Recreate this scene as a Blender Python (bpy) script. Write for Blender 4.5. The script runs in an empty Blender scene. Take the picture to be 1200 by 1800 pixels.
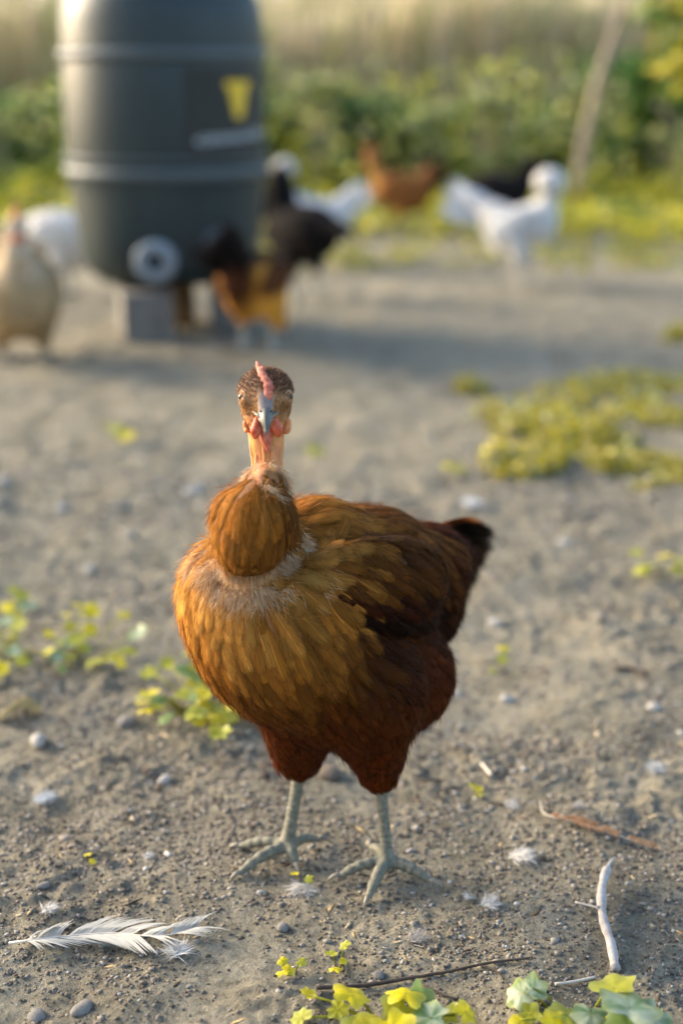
import bpy, math, random
import numpy as np
from mathutils import Vector, Matrix
from mathutils.bvhtree import BVHTree
random.seed(7); rng = np.random.default_rng(7)
S = bpy.context.scene
COL = S.collection
PI = math.pi

# ---------------------------------------------------------------- camera, light, exposure
PITCH = math.radians(17.3); CAMZ = 0.67; FPX = 2500.0
cd = bpy.data.cameras.new('camera'); cam = bpy.data.objects.new('camera', cd); COL.objects.link(cam)
cam.location = (0, 0, CAMZ); cam.rotation_euler = (math.radians(90) - PITCH, 0, 0)
cd.sensor_fit = 'VERTICAL'; cd.sensor_height = 36; cd.sensor_width = 24; cd.lens = 50
cd.clip_start = 0.02; cd.clip_end = 1500
cd.dof.use_dof = True; cd.dof.focus_distance = 1.12; cd.dof.aperture_fstop = 2.4
S.camera = cam
SUN_EL = math.radians(21); SUN_AZ = math.radians(-66)          # azimuth from +Y, negative = to the left
w = bpy.data.worlds.new("World"); S.world = w; w.use_nodes = True
nt = w.node_tree; bg = nt.nodes['Background']
sky = nt.nodes.new('ShaderNodeTexSky'); sky.sky_type = 'NISHITA'; sky.sun_disc = False
sky.sun_elevation = SUN_EL; sky.sun_rotation = SUN_AZ % (2*PI); sky.dust_density = 3.0; sky.air_density = 1.0; sky.ozone_density = 1.5
nt.links.new(sky.outputs[0], bg.inputs[0]); bg.inputs[1].default_value = 0.15
sl = bpy.data.lights.new('sun', 'SUN'); sun = bpy.data.objects.new('sun', sl); COL.objects.link(sun)
sl.energy = 1.75; sl.angle = math.radians(24); sl.color = (1.0, 0.83, 0.60)
sd = Vector((math.sin(SUN_AZ)*math.cos(SUN_EL), math.cos(SUN_AZ)*math.cos(SUN_EL), math.sin(SUN_EL)))
sun.rotation_euler = sd.to_track_quat('Z', 'Y').to_euler(); sun.location = sd*20
S.view_settings.view_transform = 'Standard'; S.view_settings.look = 'None'; S.view_settings.gamma = 1
S.view_settings.exposure = 1.78; S.view_settings.use_curve_mapping = False

# ---------------------------------------------------------------- from photograph position to place
CP, SP = math.cos(PITCH), math.sin(PITCH)
def ray(px, py):
    x = (px-600)/FPX; y = (900-py)/FPX
    return np.array([x, CP + y*SP, -SP + y*CP])
def proj(p):
    d = np.asarray(p, float)-np.array([0, 0, CAMZ]); z = d[..., 1]*CP-d[..., 2]*SP
    return np.stack([600+FPX*d[..., 0]/z, 900-FPX*(d[..., 1]*SP+d[..., 2]*CP)/z], -1)
def G(px, py, z=0.0):
    d = ray(px, py); return np.array([0, 0, CAMZ]) + d*((z-CAMZ)/d[2])
def W(px, py, Y):
    d = ray(px, py); return np.array([0, 0, CAMZ]) + d*(Y/d[1])

# ---------------------------------------------------------------- mesh helpers
def mk(name, V, F, mat=None, parent=None, col=None, uv=None, smooth=True, label=None, cat=None, group=None, kind=None, flip=False):
    """V (n,3) world coords; F list of tuples or int array; placed relative to its parent's location"""
    V = np.asarray(V, dtype=np.float32).reshape(-1, 3)
    off = np.zeros(3, dtype=np.float32); loc = None
    if parent is not None:
        p = parent; off = np.array(world_loc(p), dtype=np.float32)
    elif kind is None:
        loc = np.array([(V[:,0].min()+V[:,0].max())/2, (V[:,1].min()+V[:,1].max())/2, V[:,2].min()]); off = loc
    me = bpy.data.meshes.new(name)
    if isinstance(F, np.ndarray):
        k = F.shape[1]; n = len(F)
        me.vertices.add(len(V)); me.vertices.foreach_set('co', (V-off).astype(np.float32).ravel())
        me.loops.add(n*k); me.loops.foreach_set('vertex_index', F.astype(np.int32).ravel())
        me.polygons.add(n); me.polygons.foreach_set('loop_start', np.arange(0, n*k, k, dtype=np.int32))
        me.update(calc_edges=True); me.validate()
    else:
        me.from_pydata((V-off).tolist(), [], F); me.update()
    if smooth: me.polygons.foreach_set('use_smooth', [True]*len(me.polygons))
    if col is not None:
        c = np.asarray(col, dtype=np.float32)
        if c.ndim == 1: c = np.tile(c, (len(V), 1))
        if c.shape[1] == 3: c = np.hstack([c, np.ones((len(c), 1), dtype=np.float32)])
        a = me.color_attributes.new('Col', 'FLOAT_COLOR', 'POINT'); a.data.foreach_set('color', c.astype(np.float32).ravel())
    if uv is not None:
        ul = me.uv_layers.new(name='UVMap'); li = np.zeros(len(me.loops), dtype=np.int32); me.loops.foreach_get('vertex_index', li)
        ul.data.foreach_set('uv', np.asarray(uv, dtype=np.float32)[li].ravel())
    if mat: me.materials.append(mat)
    o = bpy.data.objects.new(name, me); COL.objects.link(o)
    if parent is not None: o.parent = parent
    elif loc is not None: o.location = loc
    tag(o, label, cat, group, kind); return o
def world_loc(o):
    v = Vector(o.location)
    while o.parent: o = o.parent; v += Vector(o.location)
    return v
def tag(o, label=None, cat=None, group=None, kind=None):
    if label: o['label'] = label
    if cat: o['category'] = cat
    if group: o['group'] = group
    if kind: o['kind'] = kind
    return o
def empty(name, loc, label, cat, group=None):
    o = bpy.data.objects.new(name, None); COL.objects.link(o); o.location = tuple(loc); o.empty_display_size = .05
    return tag(o, label, cat, group)
class MB:
    """collects geometry for one mesh"""
    def __init__(s): s.V = []; s.F = []; s.C = []; s.U = []; s.n = 0
    def add(s, V, F, c=None, uv=None):
        V = np.asarray(V, dtype=float); s.V.append(V)
        s.F += [tuple(i+s.n for i in f) for f in F]
        if c is not None:
            c = np.asarray(c, dtype=float)
            s.C.append(np.tile(c, (len(V), 1)) if c.ndim == 1 else c)
        if uv is not None: s.U.append(uv)
        s.n += len(V)
    def build(s, name, mat, parent=None, **k):
        if not s.V: return None
        return mk(name, np.vstack(s.V), s.F, mat, parent, col=np.vstack(s.C) if s.C else None, uv=np.vstack(s.U) if s.U else None, **k)
def nrm(v): v = np.asarray(v, float); return v/(np.linalg.norm(v)+1e-12)
def tube(path, rad, n=10, caps=True, jitter=0):
    P = np.asarray(path, float); m = len(P); rad = np.broadcast_to(np.asarray(rad, float), (m,))
    T = np.gradient(P, axis=0); V = []; F = []; up = np.array([0.13, .21, .97])
    if abs(np.dot(nrm(T[0]), up)) > .9: up = np.array([.97, .1, .2])
    a = nrm(np.cross(T[0], up))
    for i in range(m):
        t = nrm(T[i]); a = nrm(a - t*np.dot(a, t)); b = np.cross(t, a)
        for k in range(n):
            th = 2*PI*k/n; r = rad[i]*(1+jitter*random.uniform(-1, 1)); V.append(P[i]+(a*math.cos(th)+b*math.sin(th))*r)
    for i in range(m-1):
        for k in range(n): F.append((i*n+k, i*n+(k+1) % n, (i+1)*n+(k+1) % n, (i+1)*n+k))
    if caps:
        F.append(tuple(reversed(range(n)))); F.append(tuple((m-1)*n+k for k in range(n)))
    return np.array(V), F
def box(cx, cy, cz, sx, sy, sz, rz=0, bev=0.004):
    V = []; 
    for z, ins in ((-1, bev), (-1, 0), (1, 0), (1, bev)):
        zz = z*sz/2 + (0 if ins else (bev if z < 0 else -bev))
        hx, hy = sx/2-ins, sy/2-ins
        for x, y in ((-hx, -hy), (hx, -hy), (hx, hy), (-hx, hy)):
            V.append((cx+x*math.cos(rz)-y*math.sin(rz), cy+x*math.sin(rz)+y*math.cos(rz), cz+zz))
    F = [(3, 2, 1, 0), (12, 13, 14, 15)]
    for r in range(3):
        for k in range(4): F.append((r*4+k, r*4+(k+1) % 4, r*4+4+(k+1) % 4, r*4+4+k))
    return np.array(V), F
def lathe(prof, n=64, c=(0, 0, 0)):
    V = []; F = []
    for r, z in prof:
        for k in range(n): V.append((c[0]+r*math.cos(2*PI*k/n), c[1]+r*math.sin(2*PI*k/n), c[2]+z))
    for i in range(len(prof)-1):
        for k in range(n): F.append((i*n+k, i*n+(k+1) % n, (i+1)*n+(k+1) % n, (i+1)*n+k))
    return np.array(V), F

# ---------------------------------------------------------------- noise
_perm = rng.random((256, 256))
def vn(x, y, s=0):
    x = np.asarray(x, float)+s*17.3; y = np.asarray(y, float)+s*9.1
    xi = np.floor(x).astype(int); yi = np.floor(y).astype(int); fx = x-xi; fy = y-yi
    fx = fx*fx*(3-2*fx); fy = fy*fy*(3-2*fy)
    g = lambda a, b: _perm[a & 255, b & 255]
    return (g(xi, yi)*(1-fx)+g(xi+1, yi)*fx)*(1-fy)+(g(xi, yi+1)*(1-fx)+g(xi+1, yi+1)*fx)*fy
def hgt(x, y):
    x = np.asarray(x, float); y = np.asarray(y, float)
    n = lambda f, s: vn(x*f+.37*y*f, y*f-.37*x*f, s)-.5
    far = np.clip(1.6-y*.12, .35, 1)
    h = .020*n(2.3, 1)+.012*n(6.5, 2)+.009*n(17, 3)
    clod = np.clip(n(38, 4)+.12, 0, 1)*.0085+np.clip(n(75, 5)+.05, 0, 1)*.0075+n(140, 6)*.0038
    m = np.clip((n(9, 8)+.45)*1.3, .25, 1)
    h = (h+clod*m)*far
    # flatter round where the hen stands
    d = np.exp(-((x/.16)**2+((y-1.11)/.13)**2)*1.2)
    return h*(1-.75*d)-.004
def gh(px, py):
    p = G(px, py); 
    for _ in range(3): p = G(px, py, float(hgt(p[0], p[1])))
    return p

# ---------------------------------------------------------------- distance-field modelling (organic bodies)
def sdf_mesh(prims, h, pad=.02):
    lo = np.min([p['lo'] for p in prims], axis=0)-pad; hi = np.max([p['hi'] for p in prims], axis=0)+pad
    N = np.ceil((hi-lo)/h).astype(int)+1
    D = np.full(N, .05, dtype=np.float32)
    ax = [lo[i]+h*np.arange(N[i]) for i in range(3)]
    for p in prims:
        a = np.maximum(((p['lo']-pad-lo)/h).astype(int), 0); b = np.minimum(((p['hi']+pad-lo)/h).astype(int)+2, N)
        X, Y, Z = np.meshgrid(ax[0][a[0]:b[0]], ax[1][a[1]:b[1]], ax[2][a[2]:b[2]], indexing='ij')
        d = p['f'](X, Y, Z).astype(np.float32); k = p['k']
        e = D[a[0]:b[0], a[1]:b[1], a[2]:b[2]]
        t = np.maximum(k-np.abs(d-e), 0)/k
        D[a[0]:b[0], a[1]:b[1], a[2]:b[2]] = np.minimum(d, e)-t*t*k*.25
    # surface nets
    s = D < 0
    nx, ny, nz = N
    acc = np.zeros((nx-1, ny-1, nz-1, 3), dtype=np.float32); cnt = np.zeros((nx-1, ny-1, nz-1), dtype=np.float32)
    for axis in range(3):
        d0 = np.take(D, range(N[axis]-1), axis); d1 = np.take(D, range(1, N[axis]), axis)
        cr = (d0 < 0) != (d1 < 0); idx = np.argwhere(cr)
        if not len(idx): continue
        t = d0[cr]/(d0[cr]-d1[cr]); pos = idx.astype(np.float32); pos[:, axis] += t
        o = [i for i in range(3) if i != axis]
        for da in (0, -1):
            for db in (0, -1):
                c = idx.copy(); c[:, o[0]] += da; c[:, o[1]] += db
                ok = np.all((c >= 0) & (c < N-1), axis=1)
                np.add.at(acc, tuple(c[ok].T), pos[ok]); np.add.at(cnt, tuple(c[ok].T), 1)
    act = cnt > 0; vid = np.full(cnt.shape, -1, dtype=np.int64); vid[act] = np.arange(act.sum())
    V = acc[act]/cnt[act][:, None]*h+lo
    Q = []
    for axis in range(3):
        d0 = np.take(s, range(N[axis]-1), axis); d1 = np.take(s, range(1, N[axis]), axis)
        idx = np.argwhere(d0 != d1); inside0 = d0[d0 != d1]
        u, v = [(1, 2), (2, 0), (0, 1)][axis]
        ok = (idx[:, u] > 0) & (idx[:, v] > 0) & (idx[:, u] < N[u]-1) & (idx[:, v] < N[v]-1); idx = idx[ok]; inside0 = inside0[ok]
        def at(du, dv):
            c = idx.copy(); c[:, u] += du; c[:, v] += dv; return vid[tuple(c.T)]
        q = np.stack([at(-1, -1), at(0, -1), at(0, 0), at(-1, 0)], axis=1)
        q[~inside0] = q[~inside0][:, ::-1]; Q.append(q)
    return V, np.vstack(Q)
def cone(a, b, ra, rb, k=.01):
    a = np.asarray(a, float); b = np.asarray(b, float); ab = b-a; L2 = max(ab@ab, 1e-9)
    def f(X, Y, Z):
        t = np.clip(((X-a[0])*ab[0]+(Y-a[1])*ab[1]+(Z-a[2])*ab[2])/L2, 0, 1)
        return np.sqrt((X-a[0]-t*ab[0])**2+(Y-a[1]-t*ab[1])**2+(Z-a[2]-t*ab[2])**2)-(ra+(rb-ra)*t)
    r = max(ra, rb)
    return dict(f=f, k=k, lo=np.minimum(a, b)-r, hi=np.maximum(a, b)+r)
def ell(c, r, R=None, k=.01):
    c = np.asarray(c, float); r = np.broadcast_to(np.asarray(r, float), (3,)); R = np.eye(3) if R is None else np.asarray(R, float)  # rows = axes
    def f(X, Y, Z):
        x, y, z = X-c[0], Y-c[1], Z-c[2]
        q = [(R[i, 0]*x+R[i, 1]*y+R[i, 2]*z) for i in range(3)]
        k0 = np.sqrt((q[0]/r[0])**2+(q[1]/r[1])**2+(q[2]/r[2])**2)+1e-6
        k1 = np.sqrt((q[0]/r[0]**2)**2+(q[1]/r[1]**2)**2+(q[2]/r[2]**2)**2)+1e-6
        return k0*(k0-1)/k1
    m = r.max() if not np.allclose(R, np.eye(3)) else r
    return dict(f=f, k=k, lo=c-m, hi=c+m)

# ---------------------------------------------------------------- materials
def newmat(name):
    m = bpy.data.materials.new(name); m.use_nodes = True; n = m.node_tree
    return m, n, n.nodes['Principled BSDF'], n.nodes['Material Output']
def N(n, t, **k):
    o = n.nodes.new(t)
    for a, b in k.items(): setattr(o, a, b)
    return o
def noise(n, scale, detail=4, rough=.6, vec=None):
    o = N(n, 'ShaderNodeTexNoise'); o.inputs['Scale'].default_value = scale; o.inputs['Detail'].default_value = detail; o.inputs['Roughness'].default_value = rough
    if vec: n.links.new(vec, o.inputs['Vector'])
    return o
def ramp(n, fac, stops):
    r = N(n, 'ShaderNodeValToRGB'); n.links.new(fac, r.inputs[0]); e = r.color_ramp.elements
    while len(e) < len(stops): e.new(.5)
    for i, (p, c) in enumerate(stops): e[i].position = p; e[i].color = (*c, 1) if len(c) == 3 else c
    return r
def mixc(n, a, b, fac, mode='MIX'):
    m = N(n, 'ShaderNodeMix', data_type='RGBA', blend_type=mode)
    for sock, v in ((m.inputs[0], fac), (m.inputs[6], a), (m.inputs[7], b)):
        if hasattr(v, 'links') or hasattr(v, 'is_linked'): n.links.new(v, sock)
        else: sock.default_value = v if isinstance(v, (int, float)) else (*v, 1) if len(v) == 3 else v
    return m.outputs[2]
def mth(n, op, a, b=None, c=None, clamp=False):
    m = N(n, 'ShaderNodeMath', operation=op, use_clamp=clamp)
    for i, v in enumerate((a, b, c)):
        if v is None: continue
        if isinstance(v, (int, float)): m.inputs[i].default_value = v
        else: n.links.new(v, m.inputs[i])
    return m.outputs[0]
def bump(n, b, h, strength=.5, dist=.002):
    u = N(n, 'ShaderNodeBump'); u.inputs['Strength'].default_value = strength; u.inputs['Distance'].default_value = dist
    n.links.new(h, u.inputs['Height']); n.links.new(u.outputs[0], b.inputs['Normal'])
def objco(n): return N(n, 'ShaderNodeTexCoord').outputs['Object']
def simple(name, stops, scale=30, rough=.7, bs=.4, bd=.002, spec=.3, detail=5):
    m, n, b, o = newmat(name); co = objco(n); t = noise(n, scale, detail, .65, co)
    r = ramp(n, t.outputs['Fac'], stops); n.links.new(r.outputs[0], b.inputs['Base Color'])
    b.inputs['Roughness'].default_value = rough; b.inputs['Specular IOR Level'].default_value = spec
    if bs: t2 = noise(n, scale*3, 5, .7, co); bump(n, b, t2.outputs['Fac'], bs, bd)
    return m
def colmat(name, rough=.7, scale=60, var=.5, bs=.3, bd=.002, trans=0, spec=.25, sheen=0, stretch=None):
    """colour from the Col attribute, broken up by noise"""
    m, n, b, o = newmat(name); co = objco(n)
    if stretch:
        mp = N(n, 'ShaderNodeMapping'); mp.inputs['Scale'].default_value = stretch; n.links.new(co, mp.inputs[0]); co = mp.outputs[0]
    a = N(n, 'ShaderNodeAttribute', attribute_name='Col'); t = noise(n, scale, 5, .65, co)
    g = ramp(n, t.outputs['Fac'], [(.25, (1-var,)*3), (.75, (1+var*.4,)*3)])
    c = mixc(n, a.outputs['Color'], g.outputs[0], 1.0, 'MULTIPLY'); n.links.new(c, b.inputs['Base Color'])
    b.inputs['Roughness'].default_value = rough; b.inputs['Specular IOR Level'].default_value = spec
    b.inputs['Sheen Weight'].default_value = sheen
    if bs: bump(n, b, t.outputs['Fac'], bs, bd)
    if trans:
        tr = N(n, 'ShaderNodeBsdfTranslucent'); n.links.new(c, tr.inputs[0]); mx = N(n, 'ShaderNodeMixShader'); mx.inputs[0].default_value = trans
        n.links.new(b.outputs[0], mx.inputs[1]); n.links.new(tr.outputs[0], mx.inputs[2]); n.links.new(mx.outputs[0], o.inputs[0])
    return m
def feather_mat():
    m, n, b, o = newmat('feather_vane'); at = N(n, 'ShaderNodeAttribute', attribute_name='Col')
    uv = N(n, 'ShaderNodeUVMap'); sp = N(n, 'ShaderNodeSeparateXYZ'); n.links.new(uv.outputs[0], sp.inputs[0])
    a = mth(n, 'MULTIPLY', mth(n, 'ABSOLUTE', mth(n, 'SUBTRACT', sp.outputs[0], .5)), 2.0); v = sp.outputs[1]
    q = mth(n, 'SUBTRACT', v, mth(n, 'MULTIPLY', a, .38))
    cb = N(n, 'ShaderNodeCombineXYZ'); n.links.new(mth(n, 'MULTIPLY', q, 46), cb.inputs[0]); n.links.new(mth(n, 'MULTIPLY', a, 1.2), cb.inputs[1]); n.links.new(mth(n, 'MULTIPLY', at.outputs['Alpha'], 90), cb.inputs[2])
    t = noise(n, 1.0, 3, .6, cb.outputs[0]); f = t.outputs['Fac']
    g = ramp(n, f, [(.28, (.7,)*3), (.72, (1.2,)*3)])
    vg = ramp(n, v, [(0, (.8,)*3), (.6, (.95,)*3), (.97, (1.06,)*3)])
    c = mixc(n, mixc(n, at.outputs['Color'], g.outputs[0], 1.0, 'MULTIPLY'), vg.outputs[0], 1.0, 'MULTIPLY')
    sh = mth(n, 'SUBTRACT', 1.0, mth(n, 'MULTIPLY', a, 16), clamp=True)
    pale = mixc(n, at.outputs['Color'], (3.2, 2.9, 2.6), 1.0, 'MULTIPLY')
    has = mth(n, 'GREATER_THAN', at.outputs['Alpha'], .55)
    c = mixc(n, c, pale, mth(n, 'MULTIPLY', mth(n, 'MULTIPLY', sh, .45), has))
    n.links.new(c, b.inputs['Base Color']); b.inputs['Roughness'].default_value = .6; b.inputs['Specular IOR Level'].default_value = .035
    bump(n, b, f, .35, .0006)
    e = mth(n, 'MAXIMUM', a, mth(n, 'POWER', v, 5))
    e = mth(n, 'ADD', e, mth(n, 'MULTIPLY', mth(n, 'SUBTRACT', f, .5), 1.8))
    al = N(n, 'ShaderNodeMapRange'); n.links.new(e, al.inputs[0]); al.inputs[1].default_value = .50; al.inputs[2].default_value = 1.02; al.inputs[3].default_value = 1; al.inputs[4].default_value = 0
    tr = N(n, 'ShaderNodeBsdfTranslucent'); n.links.new(c, tr.inputs[0]); mx = N(n, 'ShaderNodeMixShader'); mx.inputs[0].default_value = .22
    n.links.new(b.outputs[0], mx.inputs[1]); n.links.new(tr.outputs[0], mx.inputs[2])
    tp = N(n, 'ShaderNodeBsdfTransparent'); m2 = N(n, 'ShaderNodeMixShader'); n.links.new(al.outputs[0], m2.inputs[0])
    n.links.new(tp.outputs[0], m2.inputs[1]); n.links.new(mx.outputs[0], m2.inputs[2]); n.links.new(m2.outputs[0], o.inputs[0])
    return m
def dirt_mat():
    m, n, b, o = newmat('dirt'); co = objco(n)
    big = noise(n, 1.7, 5, .6, co); mid = noise(n, 14, 6, .65, co); fine = noise(n, 120, 6, .75, co); grit = noise(n, 420, 3, .7, co)
    c1 = ramp(n, mid.outputs['Fac'], [(.3, (.20, .178, .13)), (.5, (.285, .258, .195)), (.7, (.36, .328, .255))])
    c2 = ramp(n, fine.outputs['Fac'], [(.33, (.38, .36, .33)), (.47, (.92, .92, .92)), (.68, (1.4, 1.38, 1.34))])
    c3 = ramp(n, big.outputs['Fac'], [(.35, (.86, .86, .84)), (.65, (1.10, 1.08, 1.03))])
    c = mixc(n, mixc(n, c1.outputs[0], c2.outputs[0], .85, 'MULTIPLY'), c3.outputs[0], 1.0, 'MULTIPLY')
    sp = ramp(n, grit.outputs['Fac'], [(.68, (0, 0, 0)), (.76, (1, 1, 1))])
    c = mixc(n, c, (.42, .38, .33), mth(n, 'MULTIPLY', sp.outputs[0], .6)); n.links.new(c, b.inputs['Base Color'])
    b.inputs['Roughness'].default_value = .95; b.inputs['Specular IOR Level'].default_value = .15
    hs = mth(n, 'ADD', mth(n, 'MULTIPLY', fine.outputs['Fac'], 1.0), mth(n, 'MULTIPLY', grit.outputs['Fac'], .35)); bump(n, b, hs, 1.0, .009)
    return m
M = {}
M['dirt'] = dirt_mat()
M['feather'] = feather_mat()
M['crumb'] = colmat('soil_crumb', .95, 160, .5, .6, .002)
M['strand'] = colmat('down_strand', .6, 30, .25, 0, trans=.3)
M['leaf'] = colmat('leaf', .45, 90, .35, .3, .001, trans=.38, spec=.4)
M['hen_skin'] = colmat('hen_skin', .55, 260, .45, .6, .0012, spec=.35, stretch=(1, 1, .35))
M['far_plumage'] = colmat('plumage', .8, 70, .45, .7, .006, spec=.06)
M['leg'] = simple('leg_scales', [(.3, (.10, .095, .065)), (.55, (.19, .18, .13)), (.75, (.30, .285, .215))], 260, .5, .8, .0012)
M['far_leg'] = simple('pale_leg', [(.3, (.2, .2, .18)), (.7, (.4, .38, .32))], 60, .6, .2)
M['lid'] = simple('eyelid_skin', [(.3, (.22, .12, .06)), (.7, (.42, .27, .15))], 260, .6, .3)
M['ear'] = simple('ear_skin', [(.3, (.55, .16, .05)), (.7, (.72, .30, .12))], 260, .5, .5, .001)
M['claw'] = simple('claw_horn', [(.3, (.16, .14, .1)), (.7, (.3, .26, .2))], 200, .4, .2)
M['beak'] = simple('beak_horn', [(.3, (.07, .07, .06)), (.6, (.13, .13, .11)), (.8, (.25, .24, .19))], 130, .42, .25, .0006, .35)
M['comb'] = simple('comb_skin', [(.3, (.42, .09, .05)), (.6, (.60, .19, .115)), (.8, (.68, .28, .18))], 220, .5, .6, .001)
M['red_skin'] = simple('wattle_skin', [(.35, (.46, .05, .02)), (.5, (.58, .12, .055)), (.7, (.66, .24, .14))], 260, .42, .5, .001)
M['iris'] = simple('iris_amber', [(.3, (.25, .09, .012)), (.7, (.42, .18, .03))], 300, .1, 0)
M['pupil'] = simple('pupil_black', [(.3, (.004, .004, .004)), (.7, (.006, .006, .006))], 10, .05, 0, spec=.6)
M['barrel'] = simple('drum_plastic', [(.3, (.013, .024, .026)), (.7, (.022, .036, .038))], 6, .46, .15, .002, .38)
M['hoop'] = simple('worn_drum_plastic', [(.3, (.05, .066, .07)), (.7, (.08, .098, .104))], 9, .5, .15, .002, .5)
M['label'] = simple('label_print', [(.3, (.017, .019, .017)), (.7, (.024, .026, .023))], 20, .5, 0)
M['yellow_print'] = simple('yellow_print', [(.3, (.62, .40, .02)), (.7, (.75, .50, .04))], 20, .5, 0)
M['pale_print'] = simple('pale_print', [(.3, (.42, .47, .5)), (.7, (.5, .55, .58))], 20, .5, 0)
M['fitting'] = simple('pale_plastic', [(.3, (.20, .235, .26)), (.7, (.27, .31, .34))], 20, .45, .1)
M['fit_dark'] = simple('dark_plastic', [(.3, (.02, .025, .03)), (.7, (.03, .035, .04))], 20, .4, 0)
M['concrete'] = simple('concrete', [(.3, (.12, .115, .105)), (.7, (.23, .22, .20))], 30, .9, .6, .004)
M['wood'] = simple('wood', [(.3, (.16, .10, .05)), (.7, (.34, .24, .13))], 25, .85, .6, .003)
M['bark'] = simple('bark', [(.3, (.24, .18, .13)), (.7, (.42, .34, .27))], 30, .9, .8, .006)
M['stick'] = simple('bleached_stick', [(.3, (.30, .26, .23)), (.6, (.48, .44, .40)), (.8, (.58, .55, .51))], 130, .8, .6, .001)
M['twig'] = simple('dark_twig', [(.3, (.035, .025, .02)), (.7, (.10, .075, .055))], 90, .85, .5, .001)
M['stone'] = simple('pale_stone', [(.3, (.24, .225, .20)), (.7, (.43, .41, .37))], 70, .8, .5, .002)
M['grey_stone'] = simple('grey_stone', [(.3, (.12, .112, .10)), (.7, (.24, .225, .20))], 70, .85, .5, .002)
M['quill'] = simple('quill', [(.3, (.55, .48, .38)), (.7, (.72, .66, .55))], 60, .4, 0)
M['bloom'] = colmat('grass_blade', .7, 20, .3, 0, trans=.3)
def hx(r, g, b):  # sRGB 0..255 to linear
    return tuple(((c/255)/12.92 if c/255 <= .04045 else ((c/255+.055)/1.055)**2.4) for c in (r, g, b))

# ================================================================ the ground: one sheet
def ground():
    fx = np.arange(-.62, .62, .0034); g = []; x = .62; st = .0034
    while x < 260: st *= 1.13; g.append(x); x += st
    g.append(300); g = np.array(g); xs = np.concatenate([-g[::-1], fx, g])
    ys = [-200, -60, -20, -6, -2, -.8, -.1, .25, .45, .6, .68, .74]
    ys += list(np.arange(.78, 1.9, .0032)); y = ys[-1]; st = .0034
    while y < 500: y += st; ys.append(y); st *= 1.018
    ys = np.array(ys); X, Y = np.meshgrid(xs, ys); Z = hgt(X, Y)
    Z = np.where(np.abs(X) > 20, -.004, Z); Z = np.where((Y > 30) | (Y < -3), -.004, Z)
    V = np.stack([X, Y, Z], -1).reshape(-1, 3); nx = len(xs); ny = len(ys)
    i = (np.arange(ny-1)[:, None]*nx+np.arange(nx-1)[None]).ravel()
    F = np.stack([i, i+1, i+nx+1, i+nx], 1)
    return mk('ground', V, F, M['dirt'], kind='structure')
ground()

# soil crumbs and small litter lying on the dirt
ICO_V = []; _t = (1+5**.5)/2
for a, b in ((1, _t), (-1, _t), (1, -_t), (-1, -_t)): ICO_V += [(0, a, b), (a, b, 0), (b, 0, a)]
ICO_V = np.array(ICO_V)/math.hypot(1, _t)
def _icof():
    F = []
    for i in range(12):
        for j in range(i+1, 12):
            for k in range(j+1, 12):
                p, q, r = ICO_V[i], ICO_V[j], ICO_V[k]; L = 1.06
                if max(np.linalg.norm(p-q), np.linalg.norm(q-r), np.linalg.norm(p-r)) < 1.06:
                    F.append((i, j, k) if np.dot(np.cross(q-p, r-p), p) > 0 else (i, k, j))
    return F
ICO_F = np.array(_icof())
OCT_V = np.array([(1, 0, 0), (-1, 0, 0), (0, 1, 0), (0, -1, 0), (0, 0, 1), (0, 0, -1.)]); OCT_F = np.array([(0, 2, 4), (2, 1, 4), (1, 3, 4), (3, 0, 4), (2, 0, 5), (1, 2, 5), (3, 1, 5), (0, 3, 5)])
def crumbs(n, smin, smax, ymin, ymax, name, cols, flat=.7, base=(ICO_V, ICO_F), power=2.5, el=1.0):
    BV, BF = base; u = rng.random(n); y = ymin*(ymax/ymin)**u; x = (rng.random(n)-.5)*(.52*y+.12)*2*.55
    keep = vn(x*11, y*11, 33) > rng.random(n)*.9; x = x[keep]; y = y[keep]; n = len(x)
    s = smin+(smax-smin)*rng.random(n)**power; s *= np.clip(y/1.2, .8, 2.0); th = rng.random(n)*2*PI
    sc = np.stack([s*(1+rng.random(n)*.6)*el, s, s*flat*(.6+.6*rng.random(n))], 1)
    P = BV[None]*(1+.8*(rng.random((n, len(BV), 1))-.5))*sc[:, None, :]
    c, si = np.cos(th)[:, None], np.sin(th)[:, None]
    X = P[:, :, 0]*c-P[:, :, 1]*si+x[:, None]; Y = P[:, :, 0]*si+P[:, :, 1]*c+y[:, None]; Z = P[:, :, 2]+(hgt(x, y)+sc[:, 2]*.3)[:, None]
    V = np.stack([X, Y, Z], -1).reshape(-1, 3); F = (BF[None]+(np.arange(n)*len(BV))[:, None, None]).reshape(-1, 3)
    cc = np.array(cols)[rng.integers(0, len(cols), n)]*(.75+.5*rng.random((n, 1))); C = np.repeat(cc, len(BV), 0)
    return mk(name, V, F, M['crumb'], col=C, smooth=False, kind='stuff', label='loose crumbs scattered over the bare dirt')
soil = [(.20, .17, .135), (.27, .235, .19), (.32, .28, .235), (.15, .125, .10), (.25, .215, .175)]
crumbs(42000, .0006, .0027, .78, 2.4, 'soil_crumbs', soil+[(.10, .085, .065), (.36, .33, .28)], power=2.6, flat=.6)
crumbs(22000, .0006, .0024, .76, 1.4, 'near_shade_crumbs', [(.13, .105, .08), (.16, .135, .105), (.10, .082, .064), (.19, .16, .125)], power=2.4, flat=.6)  # darker crumbs added near the camera, putting foreground shade into the soil colour
crumbs(500, .0018, .005, .8, 4.5, 'soil_clods', soil[:3]+[(.3, .27, .22)], power=2.2)
crumbs(550, .001, .0035, .8, 4.5, 'pale_grit', [(.5, .48, .44), (.42, .41, .39), (.55, .5, .42), (.33, .33, .32)], .6, power=2.5)
crumbs(1300, .001, .003, .8, 2.4, 'straw_litter', [(.34, .25, .13), (.12, .08, .05), (.42, .34, .22), (.07, .05, .035)], .25, (OCT_V, OCT_F), 2, 3.2)

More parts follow.
